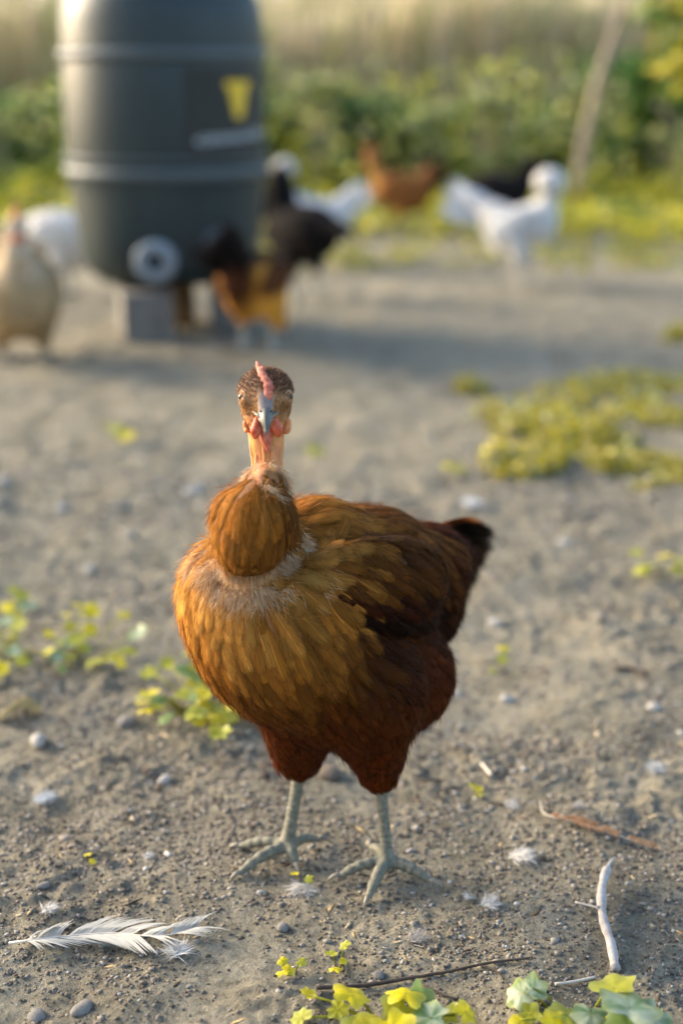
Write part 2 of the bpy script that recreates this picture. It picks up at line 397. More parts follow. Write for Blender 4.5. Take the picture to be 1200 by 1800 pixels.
# ================================================================ feathers
FT = np.array([0, .12, .3, .5, .68, .84, .95, 1.0]); FW = np.array([.25, .62, .92, 1.0, .95, .76, .46, .14]); FS = np.array([-1, -.5, 0, .5, 1])
FQ = [(r*5+c, r*5+c+1, (r+1)*5+c+1, (r+1)*5+c) for r in range(7) for c in range(4)]
def feather(mb, spine, nors, width, color, crown=.22, rnd=None, cup=0.0):
    """spine (8,3) and normals (8,3)"""
    spine = np.asarray(spine); nors = np.asarray(nors); T = np.gradient(spine, axis=0); V = []; U = []
    for i in range(8):
        t = nrm(T[i]); n = nrm(nors[i]); s = np.cross(t, n)
        for sx in FS:
            V.append(spine[i]+s*(sx*width*FW[i])-n*(crown*width*sx*sx*FW[i])); U.append(((sx+1)/2, FT[i]))
    r = random.random() if rnd is None else rnd; c = np.empty((40, 4)); c[:, :3] = color; c[:, 3] = r
    mb.add(V, FQ, c, np.array(U))
class Surf:
    def __init__(s, V, F):
        s.V = V; s.F = F; s.bvh = BVHTree.FromPolygons(V.tolist(), F.tolist())
        a = V[F[:, 1]]-V[F[:, 0]]; b = V[F[:, 2]]-V[F[:, 0]]; s.area = np.linalg.norm(np.cross(a, b), axis=1); s.cum = np.cumsum(s.area)/s.area.sum()
    def sample(s, n):
        i = np.searchsorted(s.cum, rng.random(n)); f = s.F[i]; u, v = rng.random((2, n, 1))
        return s.V[f[:, 0]]*(1-u)*(1-v)+s.V[f[:, 1]]*u*(1-v)+s.V[f[:, 2]]*u*v+s.V[f[:, 3]]*(1-u)*v
    def near(s, p):
        h = s.bvh.find_nearest(Vector(p)); return np.array(h[0]), np.array(h[1])
def march(surf, p, d, L, h0, h1, stiff=.35):
    """spine that follows the body's surface"""
    q, n = surf.near(p); pts = []; ns = []; step0 = 0; d = nrm(d)
    d = nrm(d-n*np.dot(d, n)); d0 = d
    for i, t in enumerate(FT):
        if i: 
            q2 = q+d*(FT[i]-FT[i-1])*L; q, n2 = surf.near(q2); n = nrm(n*.5+n2*.5); d = nrm(d-n*np.dot(d, n))
        pts.append(q+n*(h0+(h1-h0)*t)); ns.append(n)
    return np.array(pts), np.array(ns)
def field(anchors):
    A = np.array([a[0] for a in anchors]); 
    def f(p):
        w = 1/(np.sum((A-p)**2, axis=1)+1e-5)**1.8; w /= w.sum()
        return [sum(wi*np.asarray(a[j], float) for wi, a in zip(w, anchors)) for j in range(1, len(anchors[0]))]
    return f
def strands(mb, roots, dirs, L, wdt, cols, sag=.12):
    R = np.asarray(roots, float); n = len(R); D = np.asarray(dirs, float); D /= np.linalg.norm(D, axis=1, keepdims=True); l = np.asarray(L, float)[:, None]
    S_ = np.cross(D, rng.normal(size=(n, 3))); S_ /= np.linalg.norm(S_, axis=1, keepdims=True)+1e-9
    b = np.cross(S_, D)*l*.3*rng.uniform(-1, 1, (n, 1))+np.array([0, 0, -sag])*l; w_ = wdt*rng.uniform(.7, 1.3, (n, 1))
    V = np.stack([R-S_*w_, R+S_*w_, R+D*l*.5+b*.3+S_*w_*.8, R+D*l*.5+b*.3-S_*w_*.8, R+D*l+b], 1).reshape(-1, 3)
    C = np.asarray(cols, float); C = np.tile(C, (n, 1)) if C.ndim == 1 else C
    C = np.repeat(np.hstack([C[:, :3], np.ones((n, 1))]), 5, 0)
    mb.V.append(V); mb.C.append(C); k = mb.n
    for q in range(k, k+5*n, 5): mb.F.append((q, q+1, q+2, q+3)); mb.F.append((q+3, q+2, q+4))
    mb.n += 5*n

# ================================================================ the hen in front
base = (G(510, 1490)+G(680, 1530))/2
hen = empty('naked_neck_hen', base, 'large golden brown hen with bare orange neck standing on the dirt facing the camera', 'hen')
AX = nrm([.70, .70, .10]); LX = nrm([.72, -.69, 0]); UX = nrm(np.cross(AX, LX)); UX = UX if UX[2] > 0 else -UX
RB = np.array([AX, LX, UX])
bp = [
 ell(W(575, 1075, 1.125), (.118, .074, .076), RB, .02),
 ell(W(438, 1066, 1.062), (.048, .056, .052), RB, .03),
 ell(W(400, 1036, 1.062), (.032, .034, .040), RB, .02),
 ell(W(520, 1150, 1.078), (.050, .056, .056), RB, .03),
 ell(W(482, 1105, 1.065), (.052, .056, .056), RB, .03),
 ell(W(545, 965, 1.11), (.05, .045, .040), RB, .02),
 ell(W(640, 995, 1.165), (.055, .05, .042), RB, .03),
 ell(W(728, 1004, 1.225), (.055, .042, .040), RB, .03),
 ell(W(735, 1065, 1.215), (.045, .035, .045), RB, .02),
 ell(W(640, 1048, 1.080), (.098, .020, .046), np.array([nrm([.70, .66, -.12]), LX, nrm(np.cross(nrm([.70, .66, -.12]), LX))]), .006),   # folded wing
 ell(W(700, 1190, 1.155), (.050, .045, .048), RB, .010),
 ell(W(640, 1200, 1.12), (.06, .05, .052), RB, .02),
 ell(W(590, 1190, 1.10), (.05, .056, .052), RB, .02),
 cone(W(530, 1225, 1.10), W(522, 1338, 1.128), .038, .0175, .016),
 cone(W(650, 1220, 1.085), W(665, 1358, 1.102), .044, .0155, .016),
 cone(W(785, 985, 1.27), W(835, 975, 1.33), .022, .006, .02),
]
BU = W(444, 922, 1.012)
neck_p = [cone(W(468, 900, 1.04), W(475, 990, 1.08), .018, .030, .014),
 ell(W(446, 912, 1.014), (.0255, .025, .026), None, .010),
 ell(W(437, 950, 1.010), (.0235, .023, .024), None, .008),
 ell(W(400, 915, 1.020), (.011, .014, .022), None, .006), ell(W(488, 925, 1.016), (.0105, .014, .019), None, .006), ell(W(418, 973, 1.012), (.012, .012, .013), None, .006), ell(W(460, 962, 1.006), (.012, .011, .015), None, .006),
 cone(W(467, 845, 1.030), W(448, 905, 1.014), .0125, .023, .008)]
HC = W(467, 700, 1.05); hz = nrm(np.array([0, 0, CAMZ])-HC); hxv = nrm(np.cross([0, 0, 1], hz)); hyv = np.cross(hz, hxv); HR = np.array([hxv, hyv, hz])
def H(x, y, z): return HC+hxv*x+hyv*y+hz*z
head_p = [ell(H(0, .0045, -.010), (.0205, .0185, .024), HR, .006), ell(H(0, -.008, -.006), (.0178, .0155, .020), HR, .006),
 ell(H(-.0145, -.001, .004), (.0050, .0060, .009), HR, .004), ell(H(.0145, -.001, .004), (.0050, .0060, .009), HR, .004),
 cone(H(0, .002, .008), H(0, -.010, .017), .0105, .0068, .006),
 cone(H(0, -.018, -.006), H(0, -.034, -.008), .0155, .0120, .006), cone(H(0, -.034, -.008), H(.0008, -.075, -.012), .0118, .0128, .006)]
Vb, Fb = sdf_mesh(bp+neck_p+head_p, .0026)
surf = Surf(Vb, Fb)
# pigment of the skin: bare orange neck, grey round the beak, brown crown, golden under the feathers
L_ = (Vb-HC)@HR.T; hxx, hyy, hzz = L_[:, 0], L_[:, 1], L_[:, 2]
colb = np.tile(np.array([.30, .12, .03]), (len(Vb), 1)); PB = proj(Vb); bare_y = lambda q: 827+22*np.exp(-((q[..., 0]-454)/8.)**2); ish = (PB[:, 1] < bare_y(PB)) & (Vb[:, 2] > .35)
skin = np.array([.70, .32, .085]); pink = np.array([.68, .25, .13]); crown = np.array([.15, .065, .03]); cere = np.array([.24, .195, .185]); cheek = np.array([.42, .21, .09])
def sm(x, a, b): t = np.clip((x-a)/(b-a), 0, 1); return (t*t*(3-2*t))[:, None]
ch = np.tile(skin, (len(Vb), 1)); ch = ch*(1-sm(vn(hxx*300, hyy*60, 3), .45, .8)*.7)+pink*sm(vn(hxx*300, hyy*60, 3), .45, .8)*.7
ch = ch*(1-sm(hyy, -.022, -.010))+cheek*sm(hyy, -.022, -.010); ch = ch*(1-sm(hyy, .0, .010))+crown*sm(hyy, .0, .010)
fc = sm(-np.sqrt((hxx/.72)**2+((hyy+.003)/1.1)**2), -.0095, -.006)*sm(hzz, .006, .010); ch = ch*(1-fc)+cere*fc
colb[ish] = ch[ish]
mk('body', Vb, Fb, M['hen_skin'], hen, col=colb)

gold = hx(206, 146, 68); amber = hx(164, 104, 38); brown = hx(108, 64, 20); rust = hx(80, 34, 8); mahog = hx(42, 15, 4); deep = hx(24, 9, 3); buff = hx(162, 114, 54)
A_ = [  # where, flow, length, half width, colour (own pigment with lit left, shaded right mixed in)
 (W(322, 1010, 1.06), (.05, .05, -1), .028, .0070, gold), (W(350, 1000, 1.03), (-.1, 0, -1), .028, .0070, gold), (W(400, 1060, 1.0), (0, .1, -1), .028, .0090, gold), (W(345, 1110, 1.03), (.15, .1, -1), .034, .0078, amber),
 (W(400, 1180, 1.03), (.35, .1, -1), .035, .0080, brown), (W(470, 1100, 1.0), (.3, .1, -1), .036, .0090, amber), (W(540, 1040, 1.02), (.7, .1, -.7), .038, .0120, amber), (W(500, 1010, 1.03), (.5, .1, -.6), .032, .0110, buff),
 (W(560, 1100, 1.03), (.6, .2, -.9), .038, .0095, brown), (W(480, 1200, 1.02), (.35, .1, -1), .036, .0082, brown), (W(560, 1200, 1.04), (.5, .2, -.9), .032, .0100, rust), (W(480, 1270, 1.06), (.3, .1, -1), .028, .0085, rust),
 (W(545, 900, 1.10), (.9, .5, -.3), .036, .0105, amber), (W(610, 930, 1.13), (.8, .5, -.5), .040, .0120, brown), (W(600, 1000, 1.08), (.8, .4, -.7), .042, .0125, brown),
 (W(660, 1010, 1.09), (.7, .5, -.65), .044, .0115, mahog), (W(700, 1070, 1.11), (.7, .5, -.7), .048, .0115, mahog), (W(620, 1090, 1.06), (.7, .4, -.75), .040, .0115, mahog), (W(760, 1100, 1.17), (.6, .5, -.9), .04, .010, mahog),
 (W(690, 930, 1.20), (.8, .5, -.45), .042, .0100, brown), (W(750, 945, 1.23), (.8, .5, -.6), .044, .0090, rust), (W(790, 1010, 1.24), (.5, .4, -1), .042, .0085, mahog),
 (W(630, 1160, 1.07), (.6, .3, -.6), .032, .0110, mahog), (W(700, 1170, 1.10), (.7, .4, -.5), .028, .0100, rust), (W(780, 1170, 1.14), (.4, .3, -.9), .024, .0085, rust), (W(720, 1260, 1.13), (.1, .1, -1), .026, .0085, rust),
 (W(640, 1270, 1.06), (.2, 0, -1), .026, .0090, rust), (W(665, 1350, 1.09), (.03, 0, -1), .017, .0060, rust), (W(520, 1330, 1.11), (.06, 0, -1), .018, .0065, rust),
 (W(400, 870, 1.02), (-.25, 0, -1), .022, .0060, amber), (W(440, 880, 1.0), (-.1, 0, -1), .026, .0060, amber), (W(490, 880, 1.01), (.25, 0, -1), .024, .0060, brown), (W(380, 940, 1.02), (.1, 0, -1), .024, .0060, gold), (W(440, 960, 1.0), (0, .1, -1), .026, .0060, brown), (W(505, 930, 1.02), (0, .1, -1), .026, .0060, brown)]
fld = field(A_)
C3 = np.array([0, 0, CAMZ])
def plumage():
    mb = MB(); cand = surf.sample(26000); cell = {}; cnt = 0
    for p in cand:
        if p[2] < .10: continue
        if p[2] > .35:
            q_ = proj(p)
            if q_[1] < bare_y(q_)+2: continue
        d, L, wd, c = fld(p); bulb = np.linalg.norm(p-BU) < .047
        L *= (1.4 if bulb else 1.55); wd *= 1.05; sp = L*(.135 if bulb else .15); key = tuple((p/.012).astype(int)); bad = False
        for i in (-1, 0, 1):
            for j in (-1, 0, 1):
                for k in (-1, 0, 1):
                    for q in cell.get((key[0]+i, key[1]+j, key[2]+k), ()):
                        if np.sum((q-p)**2) < sp*sp: bad = True; break
        if bad: continue
        cell.setdefault(key, []).append(p)
        d = nrm(d)+rng.normal(size=3)*.13; L *= random.uniform(.75, 1.2)
        s, n_ = march(surf, p, d, L, .0006, random.uniform(.0022, .0055) if not bulb else random.uniform(.002, .004))
        col = np.asarray(c)*random.uniform(.72, 1.25); col = col*(1+np.array([.0, .06, .1])*random.uniform(-1, 1))
        feather(mb, s, n_, wd*random.uniform(.75, 1.05), col); cnt += 1
    print('plumage feathers', cnt)
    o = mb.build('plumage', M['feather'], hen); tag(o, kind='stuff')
plumage()
# folded wing: long covert and flight feathers, each one a feather
wing_e = W(640, 1050, 1.07)
def wing():
    mb = MB(); s_, n_ = march(surf, W(560, 1030, 1.05), (.6, .4, -.5), .03, .002, .006)
    wp = None; rows = [((565, 980), (700, 950), .050, .0075, 11, .003, brown), ((585, 1015), (740, 985), .060, .0072, 13, .0035, np.array(brown)*.45+np.array(mahog)*.55), ((600, 1048), (765, 1030), .066, .0070, 13, .0042, mahog), ((615, 1082), (775, 1075), .064, .0066, 12, .005, deep)]
    objs = []
    for a, b, L, wd, n, h, c in rows:
        for i in range(n):
            t = i/(n-1); px = a[0]+(b[0]-a[0])*t; py = a[1]+(b[1]-a[1])*t
            p, _ = surf.near(W(px, py, 1.03+.12*t)); d = nrm((.72, .55, -.62+.15*t))+rng.normal(size=3)*.09
            s, nn = march(surf, p, d, L*random.uniform(.8, 1.15), h*.5, h+random.uniform(0, .002))
            objs.append((s, nn, wd, np.asarray(c)*random.uniform(.6, 1.6)))
    root = None
    for i, (s, nn, wd, c) in enumerate(objs):
        m = MB(); feather(m, s, nn, wd, c, rnd=.62*random.random())
        if root is None:
            # the wing's own covert patch at the shoulder carries the others
            r = MB()
            for k in range(8):
                p, _ = surf.near(W(525+random.uniform(-15, 35), 985+random.uniform(-25, 45), 1.04)); s2, n2 = march(surf, p, nrm((.7, .3, -.65))+rng.normal(size=3)*.08, .036, .004, .0075)
                feather(r, s2, n2, .0125, np.asarray(buff)*.6*random.uniform(.7, 1.1)+np.asarray(amber)*.4)
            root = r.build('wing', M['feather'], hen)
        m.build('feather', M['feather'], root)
wing()
def tail():
    tips = [((752, 945), (868, 938), 1.36), ((756, 948), (872, 950), 1.36), ((760, 952), (868, 968), 1.355), ((765, 960), (858, 985), 1.35), ((765, 968), (853, 1003), 1.34), ((770, 975), (842, 1020), 1.33), ((770, 985), (834, 1038), 1.32), ((745, 942), (850, 925), 1.36), ((740, 940), (835, 930), 1.34), ((755, 950), (864, 942), 1.365), ((758, 956), (863, 975), 1.36), ((765, 966), (848, 995), 1.35), ((768, 975), (838, 1028), 1.335)]
    for i, (a, b, Y) in enumerate(tips):
        A = W(a[0], a[1], 1.235+.002*i); B = W(b[0], b[1], Y); d = B-A; side = nrm(np.cross(d, [0, 0, 1])); nn = nrm(side*-.75+np.array([.1, -.3, .55]))
        s = np.array([A+d*t+np.array([0, 0, .010*math.sin(t*PI)]) for t in FT]); m = MB()
        c = np.array(hx(24, 17, 12)) if i not in (7, 8) else np.array(hx(112, 66, 28))
        feather(m, s, np.tile(nn, (8, 1)), .0125, c*random.uniform(.7, 1.3), rnd=random.random()*.5)
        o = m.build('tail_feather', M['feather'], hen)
        if i in (7, 8): tag(o, 'brown tail covert feather')
    m = MB()  # long saddle feathers hanging over the tail base
    for k in range(60):
        p, _ = surf.near(W(random.uniform(700, 800), random.uniform(930, 1010), 1.22)); s, nn = march(surf, p, nrm((.75, .5, -.45))+rng.normal(size=3)*.1, random.uniform(.04, .055), .002, .005)
        feather(m, s, nn, .006, np.array(random.choice([rust, brown, mahog]))*random.uniform(.8, 1.2))
    m.build('saddle_feathers', M['feather'], hen, kind='stuff')
tail()
def fluff():
    """cream down at the neck base and on top of the neck tuft, and loose barbs everywhere"""
    mb = MB(); R = []; D = []; L = []; Cc = []
    cream = np.array([.88, .74, .54])
    zones = [((375, 1000), 36, 26, 1.03, 3000), ((430, 1035), 60, 26, 1.01, 4500), ((505, 1008), 44, 30, 1.04, 3200), ((520, 965), 20, 24, 1.06, 900), ((350, 985), 22, 24, 1.05, 900), ((470, 842), 26, 10, 1.03, 500), ((430, 846), 20, 8, 1.04, 250), ((400, 858), 22, 10, 1.04, 160), ((468, 870), 10, 16, 1.01, 150)]
    for (cx, cy), sx, sy, Y, n in zones:
        for _ in range(n):
            p, nn = surf.near(W(random.gauss(cx, sx*.55), random.gauss(cy, sy*.55), Y)); 
            f = fld(p)[0]; d = nrm(f)*1.0+nn*random.uniform(.2, .75)+rng.normal(size=3)*.35
            R.append(p+nn*.0025); D.append(d); L.append(random.uniform(.005, .013)); q_ = random.random()**.7; Cc.append((cream*q_+np.array(gold)*1.1*(1-q_))*random.uniform(.8, 1.05))
    for _ in range(900):
        a = random.uniform(0, 2*PI); rad = hxv*math.cos(a)+hz*math.sin(a); p, nn = surf.near(H(.0008, random.uniform(-.066, -.054), -.010)+rad*.014)
        R.append(p+nn*.001); D.append(-hyv*random.uniform(.2, .9)+rad*random.uniform(.3, .9)+rng.normal(size=3)*.25); L.append(random.uniform(.004, .010)); Cc.append((cream*.6+np.array(gold)*.4)*random.uniform(.7, 1.05))
    strands(mb, R, D, L, .00016, Cc); mb.build('neck_down', M['strand'], hen, kind='stuff')
    mb = MB(); R = []; D = []; L = []; Cc = []
    for p in surf.sample(26000):
        if p[2] < .1 or (p[2] > .35 and proj(p)[1] < 846): continue
        f = fld(p); q, nn = surf.near(p); d = nrm(f[0]); d = d-nn*np.dot(d, nn)+nn*random.uniform(.0, .35)+rng.normal(size=3)*.16
        R.append(q+nn*random.uniform(.0025, .0045)); D.append(d); L.append(random.uniform(.006, .014)); Cc.append(np.asarray(f[3])*random.uniform(.55, 1.35))
    strands(mb, R, D, L, .00015, Cc, .05); mb.build('loose_barbs', M['strand'], hen, kind='stuff')
fluff()
def head():
    mb = MB(); R = []; D = []; L = []; Cc = []
    fcn = Vb[Fb].mean(1); hs = Surf(Vb, Fb[(fcn[:, 2] > .385)])
    for p in hs.sample(26000):
        l = HR@(p-HC)
        if l[1] < -.020 or (abs(l[0]) < .0052 and l[1] < .006 and l[2] > .004): continue
        if l[1] < -.012 and random.random() < .75: continue
        q, nn = surf.near(p); ex = min(np.hypot(l[1]-.001, l[2]-.0045), 1) if abs(l[0]) > .012 else 1
        if ex < .0052: continue
        d = np.array([0, -.1, 0])-hz*1.0+hyv*(.45 if l[1] > 0 else -.5)+nn*.35+hxv*np.sign(l[0])*.3; d = d-nn*np.dot(d, nn)*.8+rng.normal(size=3)*.2
        cr = np.clip((l[1]+.002)/.010, 0, 1); spk = random.random()
        c = np.array([.50, .27, .11])*(1-cr)+np.array([.19, .082, .038])*cr
        if spk < .3: c = c*.5
        elif spk > .86: c = c*.4+np.array([.42, .24, .11])
        R.append(q); D.append(d); L.append(random.uniform(.0022, .0052)*(1.1 if cr > .5 else .65)); Cc.append(c*random.uniform(.7, 1.3))
    strands(mb, R, D, L, .00024, Cc, 0); mb.build('head_feathers', M['strand'], hen, kind='stuff'); print('head strands', len(R))
    # beak: upper bill curving down over the lower one
    def bill(pts, n=14):
        V = []; F = []
        for (y, z, rx, ry) in pts:
            for k in range(n):
                a = 2*PI*k/n; sx = math.sin(a); cy = math.cos(a); V.append(H(rx*np.sign(sx)*abs(sx)**1.25, y+ry*cy, z-abs(sx)*.002))
        for i in range(len(pts)-1):
            for k in range(n): F.append((i*n+k, i*n+(k+1) % n, (i+1)*n+(k+1) % n, (i+1)*n+k))
        F += [tuple(range(n)), tuple(reversed([(len(pts)-1)*n+k for k in range(n)]))]; return np.array(V), F
    V, F = bill([(-.0085, .012, .0088, .0050), (-.0100, .0185, .0072, .0050), (-.0115, .0235, .0056, .0048), (-.0145, .0280, .0046, .0042), (-.0185, .0312, .0036, .0033), (-.0222, .0322, .0024, .0022), (-.0258, .0322, .0008, .0010)]); mk('beak', V, F[::-1], M['beak'], hen)
    V, F = bill([(-.0140, .012, .0070, .0028), (-.0160, .020, .0052, .0024), (-.0185, .0262, .0034, .0018), (-.0200, .0285, .0014, .001)]); mk('lower_beak', V, F, M['claw'], hen)
    for s in (-1, 1):
        m = MB(); V, F = tube([H(s*.0036, -.0095, .0235), H(s*.0044, -.0100, .0240)], [.0011, .0008], 8); m.add(V, F); m.build('nostril', M['pupil'], hen)
        # gape corner
        V, F = tube([H(s*.0030, -.0150, .0265), H(s*.0065, -.0120, .0215), H(s*.0095, -.0100, .015)], [.0009, .0012, .0006], 8); mk('gape', V, F, M['claw'], hen)
        # eye with lids
        C = H(s*.0158, .0012, .0055); out = nrm(hxv*s*.86+hz*.50); eyeb = []
        def sph(c, r, n=12, ax=None, clipz=-1):
            V = []; F = []; u = nrm(np.cross(ax, hyv)); v = np.cross(u, ax)
            for i in range(n//2+1):
                th = PI*.5*i/(n//2)
                for k in range(n): V.append(c+r*(ax*math.cos(th)+math.sin(th)*(u*math.cos(2*PI*k/n)+v*math.sin(2*PI*k/n))))
            for i in range(n//2):
                for k in range(n): F.append((i*n+k, i*n+(k+1) % n, (i+1)*n+(k+1) % n, (i+1)*n+k))
            return np.array(V), F
        V, F = sph(C, .0044, 16, out); e = mk('eye', V, F, M['iris'], hen)
        V, F = sph(C+out*.0018, .0031, 12, out); mk('pupil', V, F, M['pupil'], e)
        u = nrm(np.cross(out, hyv)); v = np.cross(u, out); P = [C+out*.0018+(u*math.cos(a)*1.15+v*math.sin(a)*.95)*.0046 for a in np.linspace(0, 2*PI, 17)]
        V, F = tube(P, .00075, 6, False); mk('eyelid', V, F, M['lid'], e)
    # comb: a thin serrated blade on the midline, flopping to the image's left
    cp = [(.0015, -.001, .0175, .0022), (.0016, .003, .0165, .0031), (.0016, .0075, .014, .0038), (.0002, .0125, .010, .0034), (-.0018, .0165, .006, .0028), (-.0035, .0205, .0025, .0023), (-.0050, .0240, -.001, .0018), (-.0062, .0275, -.0035, .0010)]
    pr = []
    for i in range(len(cp)-1):
        a, b = cp[i], cp[i+1]; pr.append(cone(H(*a[:3]), H(*b[:3]), a[3], b[3], .002))
    for (x, y, z, r, x2, y2, z2) in ((.001, .006, .010, .003, .0045, .0115, .013), (-.001, .012, .003, .0028, .001, .019, .002), (.0, .012, -.006, .0028, -.001, .021, -.008)): pr.append(cone(H(x, y, z), H(x2, y2, z2), r, .0011, .002))
    for _ in range(16): q_ = random.choice(cp[:6]); pr.append(ell(H(q_[0]+random.choice((-1, 1))*q_[3]*.8, q_[1]+random.uniform(-.002, .002), q_[2]+random.uniform(-.001, .002)), random.uniform(.0011, .0019), None, .0012))
    V, F = sdf_mesh(pr, .0007, .004); mk('comb', V, F, M['comb'], hen)
    for pts in ([(-.0065, -.0165, .012, .0030), (-.0078, -.0235, .0125, .0036), (-.0082, -.0280, .012, .0026)], [(.0062, -.0165, .012, .0030), (.0080, -.0225, .012, .0038), (.0088, -.0262, .0115, .0030)]):
        pr = [cone(H(*pts[i][:3]), H(*pts[i+1][:3]), pts[i][3], pts[i+1][3], .003) for i in range(2)]; V, F = sdf_mesh(pr, .0009, .004); mk('wattle', V, F, M['red_skin'], hen)
    V, F = sdf_mesh([cone(H(0, -.022, .008), H(0, -.030, .008), .0055, .0042, .003), cone(H(0, -.030, .008), H(.0015, -.0405, .007), .0042, .0012, .003)], .0009, .004); mk('dewlap', V, F, M['comb'], hen)
    for s, q in ((-1, .62), (1, 1.0)):
        V, F = sdf_mesh([ell(H(s*.0160, -.0195, -.001), (.0030*q, .0052*q, .0042*q), HR, .002), ell(H(s*.0148, -.0240, .000), (.0036*q, .0034*q, .0036), HR, .002)], .0009, .004); mk('ear_lobe', V, F, M['ear'], hen)
    # loose skin folds down the bare neck
    m = MB()
    for x0, x1, z in ((-.0065, -.0085, .001), (-.002, -.003, .0045), (.004, .0035, .004), (.0085, .0085, .000), (.0105, .0100, -.004), (-.0105, -.0115, -.003)):
        V, F = tube([H(x0+(x1-x0)*t+.0006*math.sin(t*9+x0*900), -.026-.045*t, z-.0012+.0010*math.sin(t*5)) for t in np.linspace(0, 1, 12)], [.0011+.0006*math.sin(t*11+x0*700) for t in np.linspace(0, 1, 12)], 7); m.add(V, F, np.array([.72, .29, .10, 1]))
    m.build('neck_skin_fold', M['hen_skin'], hen)
head()
def toe_path(a, b, lift=.006):
    a = np.asarray(a); b = np.asarray(b); return [a*(1-t)+b*t+np.array([0, 0, lift*math.sin(PI*t)*.8]) for t in np.linspace(0, 1, 6)]
def leg(top, topY, ank, toes, r0, r1):
    A = G(*ank, .016); T = W(top[0], top[1], topY); K = T+(T-A)*.25
    pr = [cone(K, T, r0*1.3, r0, .003), cone(T, T*.4+A*.6, r0, r1, .003), cone(T*.4+A*.6, A, r1, r1*1.3, .003), ell(A-np.array([0, 0, .003]), (.0078, .0078, .0065), None, .005)]
    claws = []
    for (px, py), r in toes:
        B = G(px, py, .0042); p = toe_path(A-np.array([0, 0, .005]), B)
        for i in range(5):
            ra = r*(1.18-.42*i/5); rb = r*(1.18-.42*(i+1)/5); pr.append(cone(p[i], p[i+1], ra, rb, .003))
            if i: pr.append(ell(p[i]-np.array([0, 0, .0012]), (ra*1.12, ra*1.12, ra*1.05), None, .002))
        d = nrm((B-A)*np.array([1, 1, 0])); claws.append([B+d*.001, B+d*.005+np.array([0, 0, .0008]), B+d*.0095+np.array([0, 0, -.0012]), B+d*.013+np.array([0, 0, -.0055])])
    V, F = sdf_mesh(pr, .0011, .008)
    # scutes: shallow overlapping rings down the shank and toes
    ax = nrm(T-A); s = (V-A)@ax; rr = np.where(s > .008, np.abs(np.sin(s/.0046*PI))**.5*.0007-.0004, 0); axis_p = A+np.outer(s, ax); n = V-axis_p; n /= (np.linalg.norm(n, axis=1, keepdims=True)+1e-9); V = V+n*rr[:, None]
    o = mk('leg', V, F, M['leg'], hen)
    for c in claws: Vc, Fc = tube(c, [.0026, .0023, .0016, .0004], 8); mk('claw', Vc, Fc, M['claw'], o)
leg((528, 1345), 1.13, (506, 1478), [((424, 1487), .0040), ((424, 1533), .0044), ((518, 1517), .0042), ((558, 1476), .0036)], .0056, .0050)
leg((668, 1368), 1.105, (680, 1506), [((600, 1538), .0040), ((649, 1573), .0044), ((752, 1546), .0042), ((652, 1489), .0034)], .0054, .0044)

# ================================================================ the drum on its blocks
BC = np.array([(298-600)/2500*3.86*.985, 3.86, 0])
drum = empty('plastic_drum', (BC[0], BC[1], .13), 'tall dark grey green plastic drum with raised hoops standing on blocks behind the hens', 'drum')
DR = .955
prof = [(0, 0), (.17, 0), (.2, .006), (.228, .03), (.245, .07), (.258, .14), (.268, .22), (.271, .262), (.273, .268), (.273, .54), (.271, .555), (.271, .585), (.270, .66), (.262, .70), (.245, .735), (.215, .762), (.20, .768), (.2, .79), (.19, .80), (0, .80)]
V, F = lathe([(a*DR, b) for a, b in prof], 96, (BC[0], BC[1], .13)); mk('shell', V, F, M['barrel'], drum)
def hoop(z, r, tk): 
    P = [(r, z-tk), (r+.004, z-tk), (r+.011, z-tk*.5), (r+.012, z+tk*.4), (r+.006, z+tk), (r, z+tk)]; V, F = lathe([(a-.273*(1-DR), b) for a, b in P], 96, (BC[0], BC[1], .0)); mk('hoop', V, F, M['hoop'], drum)
hoop(.418, .270, .014); hoop(.705, .270, .014); hoop(.455, .2705, .004)
V, F = lathe([(0, 0), (.205, 0), (.212, .006), (.212, .03), (.2, .04), (0, .04)], 64, (BC[0], BC[1], .925)); mk('lid', V, F, M['barrel'], drum)
def oncyl(th, z, off=.0): r = .2735*DR+off; return (BC[0]+r*math.sin(th), BC[1]-r*math.cos(th), z)
th0, th1 = .30, 1.32
m = MB(); nn_ = 20; V = []; F = []
for j, z in enumerate((.45, .675)):
    for i in range(nn_+1): V.append(oncyl(th0+(th1-th0)*i/nn_, z, .0015))
F = [(i, i+1, nn_+1+i+1, nn_+1+i) for i in range(nn_)]; mk('label_panel', V, F, M['label'], drum)
# yellow animal-head emblem: broad ears, narrowing muzzle
em = [(x*.86, z*.84) for x, z in [(-.040, .055), (-.030, .062), (-.018, .056), (0, .060), (.018, .056), (.030, .062), (.040, .055), (.036, .035), (.028, .028), (.024, .0), (.018, -.03), (.014, -.055), (.004, -.062), (-.006, -.062), (-.014, -.055), (-.018, -.03), (-.024, .0), (-.028, .028), (-.036, .035)]]
def wrap(poly, thc, zc, off, k=1.35): return [oncyl(thc+x*k/.2735, zc+z*.9, off) for x, z in poly]
V = wrap(em, .88, .598, .003)+[oncyl(.88, .598, .003)]; n = len(em); mk('emblem', V, [(n, (i+1) % n, i) for i in range(n)], M['yellow_print'], drum, smooth=False)
cu = bpy.data.curves.new('lettering', 'FONT'); cu.body = 'cassoifo'; cu.shear = .35; cu.size = .062; cu.extrude = .0; cu.space_character = .95
to = bpy.data.objects.new('lettering', cu); COL.objects.link(to); dg = bpy.context.evaluated_depsgraph_get(); tm = bpy.data.meshes.new_from_object(to.evaluated_get(dg))
V = np.array([v.co[:] for v in tm.vertices]); F = [tuple(p.vertices) for p in tm.polygons]; bpy.data.objects.remove(to)
xm = V[:, 0].max(); V2 = [oncyl(.36+v[0]/xm*.92, .493+v[1]*.62+v[0]*.05, .0035) for v in V]; mk('lettering', V2, F, M['pale_print'], drum, smooth=False)
